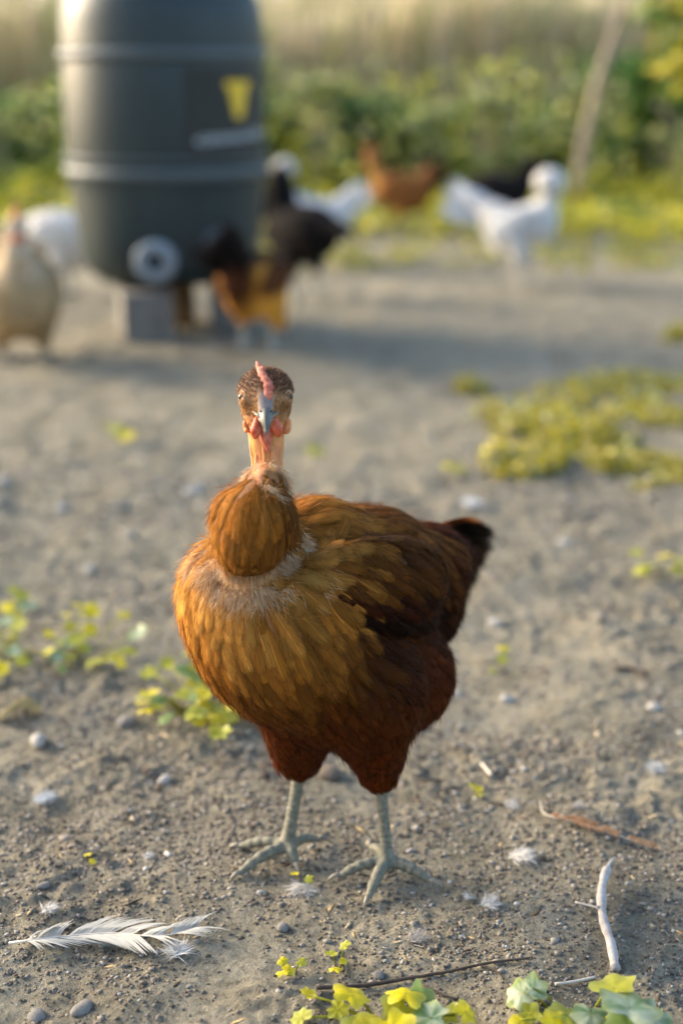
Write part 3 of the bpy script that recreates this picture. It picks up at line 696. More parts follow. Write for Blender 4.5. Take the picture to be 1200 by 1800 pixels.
def flange(th, z, name):
    rr = .258*DR; C = np.array([BC[0]+rr*math.sin(th), BC[1]-rr*math.cos(th), z]); ax = nrm([math.sin(th), -math.cos(th), -.12]); u = nrm(np.cross(ax, [0, 0, 1])); v = np.cross(u, ax)
    def ring(pr, n=40):
        V = []; F = []
        for r, d in pr:
            for k in range(n): V.append(C+ax*d+(u*math.cos(2*PI*k/n)+v*math.sin(2*PI*k/n))*r)
        for i in range(len(pr)-1):
            for k in range(n): F.append((i*n+k, (i+1)*n+k, (i+1)*n+(k+1) % n, i*n+(k+1) % n))
        return V, F
    V, F = ring([(.052, -.03), (.054, .004), (.050, .009), (.034, .010), (.028, .008), (.024, .006), (.023, .002)]); o = mk(name, V, F, M['fitting'], drum)
    V, F = ring([(.0001, .004), (.0232, .004), (.0232, .0)]); mk('opening', V, F, M['fit_dark'], o)
flange(-.04, .205, 'port_flange'); flange(.66, .232, 'port_flange')
def block(px0, px1, py, rz, hh, dep, label):
    a = G(px0, py); b = G(px1, py); c = (a+b)/2; sx = np.linalg.norm(a-b); o = empty('concrete_block', (c[0], c[1]+dep/2, 0), label, 'block')
    V, F = box(c[0], c[1]+dep/2, hh/2, sx, dep, hh, rz, .004); mk('block_body', V, F, M['concrete'], o, smooth=False)
    V, F = box(c[0], c[1]+dep/2, hh+.004, sx*1.02, dep*1.0, .008, rz, .002); mk('mortar_bed', V, F, M['concrete'], o, smooth=False)
block(203, 290, 603, .22, .118, .22, 'pale topped concrete block under the left front of the drum')
block(376, 436, 585, -.1, .118, .2, 'grey concrete block under the right of the drum behind the orange rumped hen')
c = G(312, 572); P = [(c[0], c[1]+.05, z) for z in (0, .03, .09, .128)]; V, F = tube(P, [.048, .045, .044, .046], 20, True, .03)
lg = empty('wooden_log', (c[0], c[1]+.05, 0), 'short upright tan log holding up the drum between its blocks', 'log'); mk('log_side', V, F, M['wood'], lg)

# ================================================================ the flock in the background
def rotz(a): return np.array([[math.cos(a), -math.sin(a), 0], [math.sin(a), math.cos(a), 0], [0, 0, 1]])
def bird(px, py, heading, scale, cols, label, pose='up', crest=False, tail_a=45, tail_len=.11, comb=True, name='hen', fan=.02, low=0.0, lean=1.0, topc=None, upr=.22, headc=1.0, group='hens behind the front hen'):
    """heading: direction the beak points, degrees from +X in the world"""
    P0 = gh(px, py); P0[2] = max(P0[2], -.002); R = rotz(math.radians(heading))
    o = empty(name, P0, label, 'hen', group)
    TG = lambda p: P0+R@(np.asarray(p, float)*scale)
    T = lambda p: TG((p[0], p[1], p[2]-low))
    s = scale; RR = R.T
    pit = nrm([.96, 0, upr]); RBx = np.array([pit, [0, 1, 0], np.cross(pit, [0, 1, 0])])@RR
    ta = math.radians(tail_a); tb = np.array([-.10, 0, .225]); tt = tb+np.array([-math.cos(ta), 0, math.sin(ta)])*tail_len
    up = pose == 'up'
    if up: nk = [(.075, 0, .215), (.125, 0, .285), (.135, 0, .325)]; hd = (.14, 0, .335); bk = (.165, 0, .330)
    elif pose == 'low': nk = [(.085, 0, .195), (.135, 0, .205), (.175, 0, .200)]; hd = (.185, 0, .198); bk = (.212, 0, .185)
    elif pose == 'mid': nk = [(.065, 0, .215), (.085, 0, .265), (.09, 0, .29)]; hd = (.095, 0, .30); bk = (.122, 0, .293)
    else: nk = [(.085, 0, .175), (.125, 0, .12), (.14, 0, .07)]; hd = (.145, 0, .055); bk = (.155, 0, .028)
    pr = [ell(T((0, 0, .185)), np.array([.125, .076*lean, .078*lean])*s, RBx, .03*s), ell(T((.065, 0, .18)), .062*lean*s, None, .03*s), ell(T((-.085, 0, .205)), np.array([.06, .052, .05])*s, RBx, .03*s), ell(T((-.03, 0, .14)), np.array([.07, .06, .05])*s, RBx, .03*s),
          cone(T(nk[0]), T(nk[1]), .046*s, .026*s, .03*s), cone(T(nk[1]), T(nk[2]), .026*s, .019*s, .02*s), ell(T(hd), .022*s, None, .01*s),
          cone(T((.005, .04, .13)), T((.01, .045, .075)), .034*s, .014*s, .02*s), cone(T((.005, -.04, .13)), T((.01, -.045, .075)), .034*s, .014*s, .02*s),
          ell(T((-.01, .062, .195)), np.array([.095, .018, .048])*s, RBx, .01*s), ell(T((-.01, -.062, .195)), np.array([.095, .018, .048])*s, RBx, .01*s)]
    if crest: pr.append(ell(T((hd[0]-.005, 0, hd[2]+.03)), np.array([.055, .052, .048])*s*headc, None, .012*s))
    tm = tb+(tt-tb)*.62; pr.append(ell(T((tb+tm)/2+np.array([.02, 0, -.01])), np.array([.055+tail_len*.33, .022+fan*.5, .034])*s, np.array([nrm(tt-tb), [0, 1, 0], np.cross(nrm(tt-tb), [0, 1, 0])])@RR, .03*s))
    V, F = sdf_mesh(pr, .0055*s, .03*s); L = ((V-P0)@R)/s
    cb, cn, cw, ct, cr = [np.array(c) for c in cols]; C = np.tile(cb, (len(V), 1))
    a = sm(L[:, 0], .07, .12)*sm(L[:, 2], .15, .22) if up or pose == 'mid' else sm(L[:, 0], .09, .13); C = C*(1-a)+cn*a
    a = sm(np.abs(L[:, 1]), .055, .068)*sm(L[:, 2], .14, .17)*(1-sm(L[:, 0], .05, .09)); C = C*(1-a)+cw*a
    a = 1-sm(L[:, 0], -.13, -.07); C = C*(1-a)+cr*a
    if topc is not None: a = sm(L[:, 2], .205, .255); C = C*(1-a)+np.array(topc)*a
    dt = (L-tb+np.array([0, 0, low]))@nrm(tt-tb); a = sm(dt, .03, .07)*(L[:, 0] < -.04)[:, None]; C = C*(1-a)+ct*a
    fz = 1+.35*(vn(L[:, 0]*60+L[:, 2]*33, L[:, 1]*60+L[:, 2]*45, 5)-.5); C *= fz[:, None]
    mk('body', V, F, M['far_plumage'], o, col=C)
    # tail: a two-sided fan of separate feathers
    for sgn in (-1, 1):
        for i in range(6):
            t = i/5; an = ta-.62*t+.12; y = sgn*(.008+fan*t); B = T(tb+np.array([.01, y*.6, -.02*t])); E = T(tb+np.array([-math.cos(an)*tail_len, y*2.2, math.sin(an)*tail_len])*(1-.1*t))
            n_ = R@nrm([.1, sgn, .25]); S_ = np.array([B+(E-B)*q+np.array([0, 0, -.012*s*math.sin(q*PI)]) for q in FT]); m = MB(); feather(m, S_, np.tile(n_, (8, 1)), .018*s, ct*random.uniform(.8, 1.2), rnd=.2)
            m.build('tail_feather', M['feather'], o)
    for sgn in (-1, 1):
        A = T((.012, sgn*.042, .085)); K = TG((.0, sgn*.042, .008)); pr = [cone(A, K, .0085*s, .0060*s, .003)]
        for an in (-.6, 0, .6, PI): pr.append(cone(K, TG((math.cos(an)*(.05 if an < 3 else .02), sgn*.042+math.sin(an)*.05, .004)), .006*s, .003*s, .003))
        V, F = sdf_mesh(pr, .0032*s, .012); mk('leg', V, F, M['far_leg'], o)
    b0 = T(hd); b1 = T(bk); V, F = tube([b0+(b1-b0)*.5, b0+(b1-b0)*.8, b1], [.010*s, .007*s, .001*s], 8); mk('beak', V, F, M['quill'], o)
    for sgn in (-1, 1):
        c = T((hd[0]+.006, sgn*.0195, hd[2]+.004)); V = c+ICO_V*.0042*s; mk('eye', V, [tuple(f) for f in ICO_F], M['pupil'], o)
    if comb:
        m = MB(); 
        for i in range(5): 
            x = hd[0]+.022-.010*i; V, F = tube([T((x, 0, hd[2]+.014)), T((x, 0, hd[2]+.026)), T((x-.003, 0, hd[2]+.034+.004*(2-abs(i-2))))], [.006*s, .005*s, .002*s], 8); m.add(V, F)
        m.build('comb', M['red_skin'], o)
        for sgn in (-1, 1): V, F = tube([T((hd[0]+.014, sgn*.006, hd[2]-.012)), T((hd[0]+.014, sgn*.008, hd[2]-.022)), T((hd[0]+.013, sgn*.008, hd[2]-.030))], [.004*s, .007*s, .004*s], 8); mk('wattle', V, F, M['red_skin'], o)
    return o
wht = (.62, .60, .57); blk = (.012, .010, .010); bf = (.36, .25, .13); org = (.62, .27, .04); brn = (.26, .10, .03); wb = (.54, .56, .58)
bird(42, 628, -76, 1.16, [bf, (.52, .42, .30), (.30, .20, .09), (.22, .15, .07), bf], 'pale buff hen with red comb facing the camera at the left edge beside the drum', fan=.03, low=.05, lean=1.18)
bird(122, 522, 170, 1.0, [wht, wht, wht, wb, wht], 'white hen half hidden between the buff hen and the drum', pose='low', tail_a=-8, tail_len=.09, comb=False)
bird(452, 618, 68, .95, [(.72, .31, .045), org, (.10, .035, .012), blk, (.06, .02, .008)], 'small black hen with orange rump feeding with its tail towards the camera', pose='down', tail_a=58, tail_len=.15, fan=.03, topc=(.012, .010, .010), lean=.9)
bird(532, 522, -48, 1.06, [blk, blk, blk, blk, blk], 'black hen bending forward beside the drum with its tail raised', pose='low', tail_a=84, tail_len=.16, comb=False, fan=.05)
bird(562, 468, 176, .92, [wht, wht, wht, wht, wht], 'white crested hen standing right behind the black hen beside the drum', crest=True, tail_a=48, tail_len=.12, lean=.9, headc=.85, comb=False)
bird(706, 414, 176, .98, [brn, (.40, .19, .05), (.24, .09, .025), (.05, .022, .012), brn], 'brown hen standing in the low weeds in the middle distance', tail_a=48, tail_len=.11)
bird(872, 420, 176, 1.0, [blk, blk, blk, blk, blk], 'black hen standing behind the white crested hen on the right', pose='low', tail_a=62, tail_len=.13, comb=False, fan=.012)
bird(912, 504, -28, 1.0, [wht, wht, wb, wb, wht], 'white crested hen with a round puffy head standing alone on the right', pose='mid', crest=True, tail_a=30, tail_len=.18, comb=False, fan=.03, lean=.8, upr=.55, headc=.92)

# ================================================================ plants
def leafmesh(R, lobes=5, fold=.15, cup=.2, n=26):
    """round lobed leaf in its own frame: stem end at origin, blade along +X, normal +Z"""
    V = [(0, 0, 0)]; F = []; ph = random.uniform(0, 6)
    rings = (.35, .7, 1.0)
    for q in rings:
        for k in range(n):
            th = -PI+2*PI*(k+.5)/n; r = R*(1+.13*math.cos(lobes*th)+.05*math.cos(3*th+ph))*(1-.45*math.exp(-((abs(th)-PI)/.35)**2)) 
            r *= q; x = r*math.cos(th)*1.0; y = r*math.sin(th)
            z = -cup*r*r/R+fold*abs(y)*.6+.07*R*q*math.sin(lobes*th+ph)*q; V.append((x+R*.12, y, z))
    for k in range(n): F.append((0, 1+k, 1+(k+1) % n))
    for j in range(len(rings)-1):
        for k in range(n): F.append((1+j*n+k, 1+(j+1)*n+k, 1+(j+1)*n+(k+1) % n, 1+j*n+(k+1) % n))
    return np.array(V), F
def orient(V, p, d, n):
    d = nrm(d); n = np.asarray(n, float); n = nrm(n-d*np.dot(n, d)); s = np.cross(n, d); return p+V[:, :1]*d+V[:, 1:2]*s+V[:, 2:3]*n
ylw = np.array(hx(222, 205, 30)); lime = np.array(hx(176, 176, 52)); grn = np.array(hx(112, 138, 66)); pale = np.array(hx(196, 204, 170)); teal = np.array(hx(122, 160, 104))
def leafcol(V0, R, kind):
    r = np.hypot(V0[:, 0], V0[:, 1])/R; th = np.arctan2(V0[:, 1], V0[:, 0])
    if kind == 'var':
        k = np.clip(vn(V0[:, 0]/R*2.6+random.random()*50, V0[:, 1]/R*2.6, 4)*2.4-.8, 0, 1)[:, None]; st = (np.cos(th*5) > .55)[:, None]*.6*(r > .2)[:, None]
        c = teal*.8*(1-k)+pale*k; c = c*(1-st)+pale*st; e = np.clip((r-.75)*4, 0, 1)[:, None]*.5; return c*(1-e)+lime*e
    b = ylw if kind == 'y' else lime if kind == 'l' else grn; k = np.clip((r-.6)*1.5, 0, 1)[:, None]; return b*(1-.25*k)+.25*k*pale*.9
def plant(spec, label, group=None, name='mallow_plant', stemr=.0011):
    """spec: list of (px, py, height, radius in m, kind, tilt direction)"""
    gp = [gh(s[0], s[1]+s[2]*900) for s in spec]; b0 = np.mean([[g[0], g[1], 0] for g in gp], axis=0); b0[2] = float(hgt(b0[0], b0[1]))
    o = empty(name, b0, label, 'plant', group)
    for (px, py, h, R, kind, az, tl) in spec:
        g = gh(px, py); # leaf centre shown at px,py while h above the ground
        p = G(px, py, h); V0, F = leafmesh(R, random.choice((5, 5, 6, 7)), random.uniform(.05, .3), random.uniform(-.2, .35))
        d = np.array([math.cos(az), math.sin(az), -.15]); nn = nrm(np.array([math.cos(az+PI/2)*.15, -tl, 1.0])); st = p-nrm(d)*R*.5
        V = orient(V0, st, d, nn); lo = hgt(V[:, 0], V[:, 1])+.001; V[:, 2] = np.maximum(V[:, 2], lo)
        mk('leaf', V, F, M['leaf'], o, col=leafcol(V0, R, kind))
        r = b0*.6+p*.4; r[2] = float(hgt(r[0], r[1])); mid = (r+st)/2+np.array([0, 0, h*.25])
        V, F = tube([r, mid, st], [stemr, stemr*.9, stemr*.8], 6); mk('stem', V, F, M['leaf'], o, col=np.array(lime)*.9)
    return o
L = lambda px, py, h, R, k, az=None, tl=.4: (px, py, h, R*.86, k, random.uniform(0, 6.28) if az is None else az, tl)
plant([L(622, 1742, .018, .0165, 'y', 1.2, .9), L(545, 1746, .008, .007, 'y'), L(600, 1778, .008, .010, 'l'), L(525, 1785, .006, .010, 'l'), L(715, 1738, .022, .017, 'y', 1.4, 1.1), L(745, 1752, .012, .014, 'g', .9, 1.2), L(690, 1785, .012, .016, 'l'), L(740, 1790, .014, .018, 'var'), L(655, 1800, .01, .014, 'y'), L(825, 1775, .016, .011, 'y', .8, 1.0), L(790, 1780, .010, .012, 'l'), L(770, 1805, .012, .02, 'var'), L(700, 1815, .014, .018, 'y'), L(620, 1812, .01, .013, 'l')],
      'low yellow leafed plant at the bottom edge between the dark twig and the camera')
plant([L(905, 1742, .014, .015, 'var', 2.6, .6), L(945, 1735, .02, .012, 'var', .6, .9), L(938, 1785, .008, .010, 'l'), L(1000, 1778, .012, .016, 'l', 1, .6), L(1075, 1728, .026, .019, 'l', 1.6, .9), L(1110, 1760, .03, .026, 'var', 1.2, .8), L(1040, 1795, .012, .018, 'var'), L(1135, 1795, .016, .020, 'var'), L(990, 1805, .01, .016, 'y'), L(1085, 1810, .016, .02, 'g'), L(915, 1800, .008, .010, 'y')],
      'plant with pale variegated leaves at the bottom right below the bleached stick')
plant([L(500, 1690, .006, .0055, 'y'), L(512, 1703, .005, .0065, 'y'), L(533, 1692, .007, .005, 'l'), L(496, 1708, .004, .006, 'y')], 'tiny yellow sprout right of the long white feather', stemr=.0007)
plant([L(583, 1675, .012, .006, 'l'), L(603, 1660, .018, .0055, 'l'), L(590, 1700, .005, .006, 'y'), L(602, 1690, .008, .004, 'y')], 'tiny upright yellow green sprout just above the dark twig', stemr=.0007)
plant([L(265, 1218, .03, .013, 'y', 1.5, 1), L(258, 1245, .02, .011, 'y', 1.5, 1), L(253, 1232, .012, .010, 'y', 1.5, 1)]+[L(random.gauss(350, 45), random.gauss(1215, 38), random.uniform(.006, .04), random.uniform(.007, .013), random.choice('yllg')) for _ in range(46)]+[L(random.gauss(395, 30), random.gauss(1255, 14), random.uniform(.004, .02), random.uniform(.008, .013), random.choice('yylg')) for _ in range(18)],
      'bushy yellow green weed growing on the dirt just left of the front hen')
plant([L(165, 1073, .03, .014, 'y', 0, .6), L(118, 1080, .028, .009, 'y'), L(218, 1082, .03, .010, 'y'), L(163, 1108, .02, .012, 'y', 0, .6), L(85, 1118, .02, .009, 'y'), L(238, 1115, .02, .016, 'var'), L(105, 1150, .015, .018, 'var'), L(140, 1062, .035, .009, 'y'), L(205, 1160, .012, .010, 'y')]+[L(random.gauss(140, 55), random.gauss(1150, 22), random.uniform(.004, .03), random.uniform(.006, .012), random.choice(['y', 'l', 'l', 'g', 'var'])) for _ in range(20)],
      'straggly plant with bright yellow leaves left of the front hen')
plant([L(40, 1040, .04, .018, 'l', 1, .8), L(45, 1065, .03, .016, 'var'), L(8, 1068, .03, .012, 'y'), L(20, 1095, .02, .010, 'y'), L(5, 1180, .02, .015, 'y')]+[L(random.gauss(15, 30), random.gauss(1140, 45), random.uniform(.004, .03), random.uniform(.007, .014), random.choice(['y', 'l', 'l', 'var'])) for _ in range(16)],
      'yellow green plant cut off by the left edge of the picture')
plant([L(1122, 972, .03, .012, 'l'), L(1120, 1000, .012, .014, 'l'), L(1165, 975, .028, .013, 'y'), L(1140, 995, .012, .012, 'l'), L(1200, 985, .02, .015, 'y'), L(1192, 1000, .01, .014, 'l')], 'small weed with two bright yellow leaves at the right edge of the picture')
plant([L(886, 1140, .014, .009, 'y'), L(880, 1160, .006, .009, 'l'), L(868, 1178, .004, .006, 'l')], 'tiny yellow seedling on the dirt right of the front hen', stemr=.0008)
plant([L(838, 1388, .006, .006, 'y'), L(846, 1394, .004, .005, 'l'), L(830, 1380, .008, .004, 'l')], 'tiny yellow seedling on the dirt beyond the right foot of the front hen', stemr=.0008)
plant([L(518, 1535, .006, .0045, 'y', 1.5, .9), L(540, 1545, .004, .005, 'l')], 'tiny yellow seedling touching the toe of the front hen', stemr=.0006)
plant([L(155, 1500, .006, .0045, 'y'), L(165, 1515, .003, .004, 'y')], 'pinhead yellow seedling on the dirt left of the hen feet', stemr=.0006)
plant([L(790, 818, .012, .015, 'y'), L(805, 826, .008, .012, 'l')], 'small yellow seedling left of the large weed patch', stemr=.0008)
plant([L(205, 755, .02, .02, 'l'), L(220, 768, .01, .018, 'y'), L(190, 748, .02, .014, 'l')], 'blurred pale yellow weed on the dirt left of the hen head', stemr=.0008)
plant([L(548, 790, .008, .018, 'l'), L(565, 793, .006, .016, 'l')], 'blurred pale yellow weed just right of the hen throat', stemr=.0008)

LV = np.array([(0, 0, 0), (.35, .32, .06), (.8, .28, .02), (1, 0, -.08), (.8, -.28, .02), (.35, -.32, .06), (.5, 0, -.03)]); LFc = np.array([(0, 6, 1), (1, 6, 2), (2, 6, 3), (3, 6, 4), (4, 6, 5), (5, 6, 0)])
def leaves(P, size, cols, upw=.6, drop=0):
    n = len(P); d = rng.normal(size=(n, 3)); d[:, 2] = d[:, 2]*.5-drop; d /= np.linalg.norm(d, axis=1, keepdims=True)
    up = rng.normal(size=(n, 3))*.6+np.array([0, 0, upw]); s = np.cross(up, d); s /= np.linalg.norm(s, axis=1, keepdims=True)+1e-9; u = np.cross(d, s)
    sz = (size*(.6+.8*rng.random(n)))[:, None, None]
    V = P[:, None]+sz*(LV[None, :, :1]*d[:, None]+LV[None, :, 1:2]*s[:, None]+LV[None, :, 2:3]*u[:, None])
    F = (LFc[None]+(np.arange(n)*7)[:, None, None]).reshape(-1, 3); cc = np.array(cols)[rng.integers(0, len(cols), n)]*(.7+.6*rng.random((n, 1)))
    return V.reshape(-1, 3), F, np.repeat(cc, 7, 0)
def patch(name, label, pts, n, hmax, size, cols, cutoff=.45, f=9):
    """ground cover inside pixel ellipses"""
    P = []
    for (cx, cy, sx, sy) in pts:
        k = int(n/len(pts)); a = rng.random(k)*2*PI; r = np.sqrt(rng.random(k)); 
        for i in range(k):
            g = G(cx+sx*r[i]*math.cos(a[i]), cy+sy*r[i]*math.sin(a[i])); 
            if vn(g[0]*f, g[1]*f, 12) > cutoff: P.append((g[0], g[1], float(hgt(g[0], g[1]))+random.random()**1.5*hmax*(vn(g[0]*f, g[1]*f, 12)*1.4)))
    V, F, C = leaves(np.array(P), size, cols); return mk(name, V, F, M['leaf'], col=C, kind='stuff', label=label)
yl = [ylw*.7, ylw*.6, lime*.85, np.array(hx(170, 158, 92)), np.array(hx(196, 182, 84)), np.array(hx(190, 176, 100)), pale*.8]
patch('ground_cover', 'spreading patch of yellow green weeds on the dirt at the right edge', [(1130, 690, 150, 38), (1080, 745, 170, 50), (1150, 800, 120, 50), (960, 760, 110, 42), (920, 815, 70, 22), (1200, 600, 34, 12), (835, 683, 30, 7), (1050, 740, 230, 75)], 15000, .022, .0135, yl, .40, 13)
# low yellow green belt behind the yard
def belt():
    n = 17000; y = 5.9+rng.random(n)**1.1*3.6; x = (rng.random(n)-.5)*(.6*y+1.2)*1.15; edge = 5.95+.35*(vn(x*1.4, x*0, 3)-.4); k = y > edge; x, y = x[k], y[k]
    h = (.05+.24*vn(x*2.1, y*2.1, 14))*np.clip((y-5.7)*.9, .25, 1); z = rng.random(len(x))*h
    V, F, C = leaves(np.stack([x, y, z], 1), .045, [lime*1.1, lime, ylw*.9, grn, np.array(hx(206, 198, 92))]); mk('low_weeds', V, F, M['leaf'], col=C, kind='stuff', label='belt of low yellow green weeds along the far side of the yard')
    # sprinkled small tufts at the yard's edge
    pts = []
    for _ in range(160):
        g = G(random.uniform(380, 1230), random.uniform(425, 475)); 
        for k in range(8): pts.append((g[0]+random.gauss(0, .03), g[1]+random.gauss(0, .05), random.random()*.03))
    V, F, C = leaves(np.array(pts), .025, [lime*.8, ylw*.6, grn*.8]); mk('edge_weeds', V, F, M['leaf'], col=C, kind='stuff', label='sparse low weeds where the dirt meets the green belt')
belt()
def shrub(px, base_y, Y, w, h, cols, label, n=2600, size=.055, name='green_shrub', dens=1.0):
    x = (px-600)/2500*Y*1.02; h *= .84; o = empty(name, (x, Y, 0), label, 'shrub', 'shrubs behind the weed belt')
    cl = [(rng.normal(0, .33)*w, rng.normal(0, .25)*w, h*random.uniform(.25, .85), random.uniform(.14, .26)*min(w, h)*1.5) for _ in range(14)]
    P = []
    for c in cl:
        k = n//14; d = rng.normal(size=(k, 3)); d /= np.linalg.norm(d, axis=1, keepdims=True); r = c[3]*rng.random((k, 1))**.4; P.append(d*r*np.array([1, 1, .8])+np.array(c[:3]))
    P = np.vstack(P); P[:, 2] = np.maximum(P[:, 2], .02); P += np.array([x, Y, 0]); V, F, C = leaves(P, size, cols); mk('foliage', V, F, M['leaf'], o, col=C)
    m = MB()
    for c in cl: V, F = tube([(x, Y, 0), (x+c[0]*.5, Y+c[1]*.5, c[2]*.5), (x+c[0], Y+c[1], c[2])], [.012, .009, .005], 6); m.add(V, F)
    m.build('stems', M['bark'], o)
dg_ = [np.array(c) for c in ((.06, .14, .03), (.09, .19, .035), (.12, .22, .045), (.05, .12, .025))]
mg_ = [np.array(c) for c in ((.16, .25, .05), (.23, .31, .07), (.30, .34, .08), (.12, .20, .05))]
pg_ = [np.array(c) for c in ((.38, .42, .14), (.44, .46, .18), (.30, .37, .12), (.50, .47, .26))]
for a in [(50, 0, 8.2, .50, .72, dg_+mg_[:1], 'dark green shrub left of the drum'), (-40, 0, 7.6, .5, .6, mg_, 'mid green shrub at the left edge behind the buff hen'), (520, 0, 8.0, .40, .62, dg_+mg_[:2], 'leafy green shrub just right of the drum'), (650, 0, 8.0, .55, .68, dg_, 'dark shrub behind the brown hen'),
          (790, 0, 8.3, .40, .55, mg_, 'lighter green shrub between the brown hen and the crested hen'), (905, 0, 8.4, .5, .62, dg_+mg_, 'green shrub behind the black hen on the right'), (1010, 0, 8.8, .45, .66, mg_, 'mid green shrub behind the thin trunk'), (1110, 0, 8.0, .55, .85, dg_, 'tall dark shrub right of the thin trunk'), (1230, 0, 7.6, .5, .95, dg_, 'dark shrub at the right edge of the picture'), (400, 0, 8.2, .5, .5, mg_, 'green shrub hidden behind the drum')]: shrub(*a[:6], a[6])
for px, Y, w_, h_, lb in ((560, 7.6, .16, .95, 'tall pale flowering weed right of the drum'), (470, 8.0, .14, 1.0, 'tall pale weed close to the right side of the drum'), (860, 7.4, .13, .72, 'tall pale weed behind the black hen'), (740, 7.7, .13, .66, 'tall pale weed right of the brown hen'), (10, 7.4, .2, .62, 'pale green weed at the left edge of the yard'), (1180, 7.2, .14, .6, 'pale weed left of the dark shrub at the right edge')): shrub(px, 0, Y, w_, h_, pg_, lb, 900, .04, 'tall_weed')
def tall_grass():
    n = 15000; y = 9.2+rng.random(n)*5.5; x = (rng.random(n)-.5)*(.62*y+1.5)*1.1; h = (.86+.5*vn(x*.8, y*.8, 21)+.25*rng.random(n))*(.9+.02*(y-9)); az = rng.random(n)*2*PI; ln = .05+.22*rng.random(n); wd = .006+.006*rng.random(n)
    dx, dy = np.cos(az)*ln, np.sin(az)*ln; sx, sy = -np.sin(az)*wd, np.cos(az)*wd; z0 = np.zeros(n)
    P = lambda t, s: np.stack([x+dx*t*t+sx*s, y+dy*t*t+sy*s, h*t*(1-.12*t)], 1)
    V = np.stack([P(0, -1), P(0, 1), P(.45, .9), P(.45, -.9), P(.8, .9), P(.8, -.9), P(1, 1.6), P(1, -1.6)], 1).reshape(-1, 3)
    F = (np.array([(0, 1, 2, 3), (3, 2, 4, 5), (5, 4, 6, 7)])[None]+(np.arange(n)*8)[:, None, None]).reshape(-1, 4)
    cc = np.array([hx(206, 190, 158), hx(180, 174, 128), hx(214, 198, 168), hx(160, 164, 108), hx(192, 178, 150)])[rng.integers(0, 5, n)]; mk('dry_grass', V, F, M['bloom'], col=np.repeat(cc, 8, 0), kind='stuff', label='tall dry grass standing behind the shrubs')  # blade colours lightened so the distance haze sits in the colour
tall_grass()
def mid_weeds():
    n = 5200; y = 7.2+rng.random(n)*2.2; x = (rng.random(n)-.5)*(.6*y+1.2)*1.1; k = vn(x*1.1, y*1.1, 41) > .42; x, y = x[k], y[k]; n = len(x)
    h = (.35+.75*vn(x*.9, y*.9, 43))*(.5+.5*rng.random(n)); P = [np.stack([x+rng.normal(0, .04, n), y+rng.normal(0, .04, n), h*rng.random(n)], 1) for _ in range(2)]
    V, F, C = leaves(np.vstack(P), .05, pg_+[lime, lime*1.1, np.array(hx(200, 196, 110))]); mk('tall_weeds', V, F, M['leaf'], col=C, kind='stuff', label='loose tall yellow green weeds among the shrubs')
mid_weeds()
def far_hedge():
    n = 9000; x = (rng.random(n)-.5)*60; y = 42+rng.random(n)*6; top = 2.3+1.3*vn(x*.22, x*0+3, 6); z = top*rng.random(n)
    V, F, C = leaves(np.stack([x, y, z], 1), .5, [np.array(hx(168, 160, 130)), np.array(hx(150, 150, 112)), np.array(hx(180, 168, 142))]); mk('distant_hedge', V, F, M['leaf'], col=C, kind='stuff', label='pale distant hedge beyond the grass')  # pale leaf tones carry the far haze in the hedge's colour
far_hedge()
def young_tree():
    Y = 6.9; b = W(1012, 330, Y); b[2] = 0; pts = [b, W(1020, 290, Y), W(1032, 220, Y), W(1052, 140, Y), W(1078, 60, Y), W(1100, 0, Y), W(1130, -90, Y), W(1150, -220, Y), W(1160, -380, Y)]
    o = empty('young_tree', b, 'young tree with a thin leaning pale trunk and yellow green leaves at the top right', 'tree')
    V, F = tube(pts, [.027, .026, .024, .023, .021, .020, .018, .014, .009], 14, True, .05); mk('trunk', V, F, M['bark'], o)
    m = MB(); tips = []
    for i in range(12):
        s = np.array(pts[random.choice((6, 7, 8))]); 
        e = s+np.array([random.uniform(-.4, .7), random.uniform(-.6, .3), random.uniform(.25, .9)])
        V, F = tube([s, (s+e)/2+np.array([0, 0, .08]), e], [.012, .008, .004], 6); m.add(V, F); tips.append(e)
    lo = [W(1185, 20, 6.2), W(1198, 75, 6.2), W(1160, 30, 6.4), W(1185, 100, 6.25), W(1210, 120, 6.1)]
    for e in lo: s = np.array(pts[6]); V, F = tube([s, (s+e)/2+np.array([0, 0, .1]), e], [.012, .008, .004], 6); m.add(V, F)
    m.build('branches', M['bark'], o); P = []
    for e in tips: d = rng.normal(size=(110, 3))*.12; P.append(d+e)
    for e in lo: d = rng.normal(size=(70, 3))*np.array([.06, .1, .045]); P.append(d+e)
    V, F, C = leaves(np.vstack(P), .06, [ylw*.75, ylw*.6, lime*.6, grn*.5, dg_[2], dg_[1]], drop=.2); mk('crown', V, F, M['leaf'], o, col=C)
    s = W(400, -60, 3.6)
young_tree()
def side_tree(x, y, label, h=5.2, cr=1.5, nl=5200):
    o = empty('shade_tree', (x, y, 0), label, 'tree'); V, F = tube([(x, y, -.05), (x+.04, y, h*.25), (x-.03, y+.05, h*.5), (x, y, h*.85)], [.14, .12, .09, .03], 14, True, .05); mk('trunk', V, F, M['bark'], o)
    m = MB(); P = []
    for i in range(22):
        z = h*random.uniform(.35, .85); a = random.uniform(0, 6.28); r = cr*random.uniform(.35, 1); e = np.array([x+math.cos(a)*r, y+math.sin(a)*r, z+random.uniform(.1, .7)]); V, F = tube([(x, y, z*.8), ((x+e[0])/2, (y+e[1])/2, z+.1), e], [.04, .025, .01], 6); m.add(V, F)
        P.append(rng.normal(size=(nl//22, 3))*.33+e)
    m.build('branches', M['bark'], o); V, F, C = leaves(np.vstack(P), .11, dg_+mg_); mk('crown', V, F, M['leaf'], o, col=C)

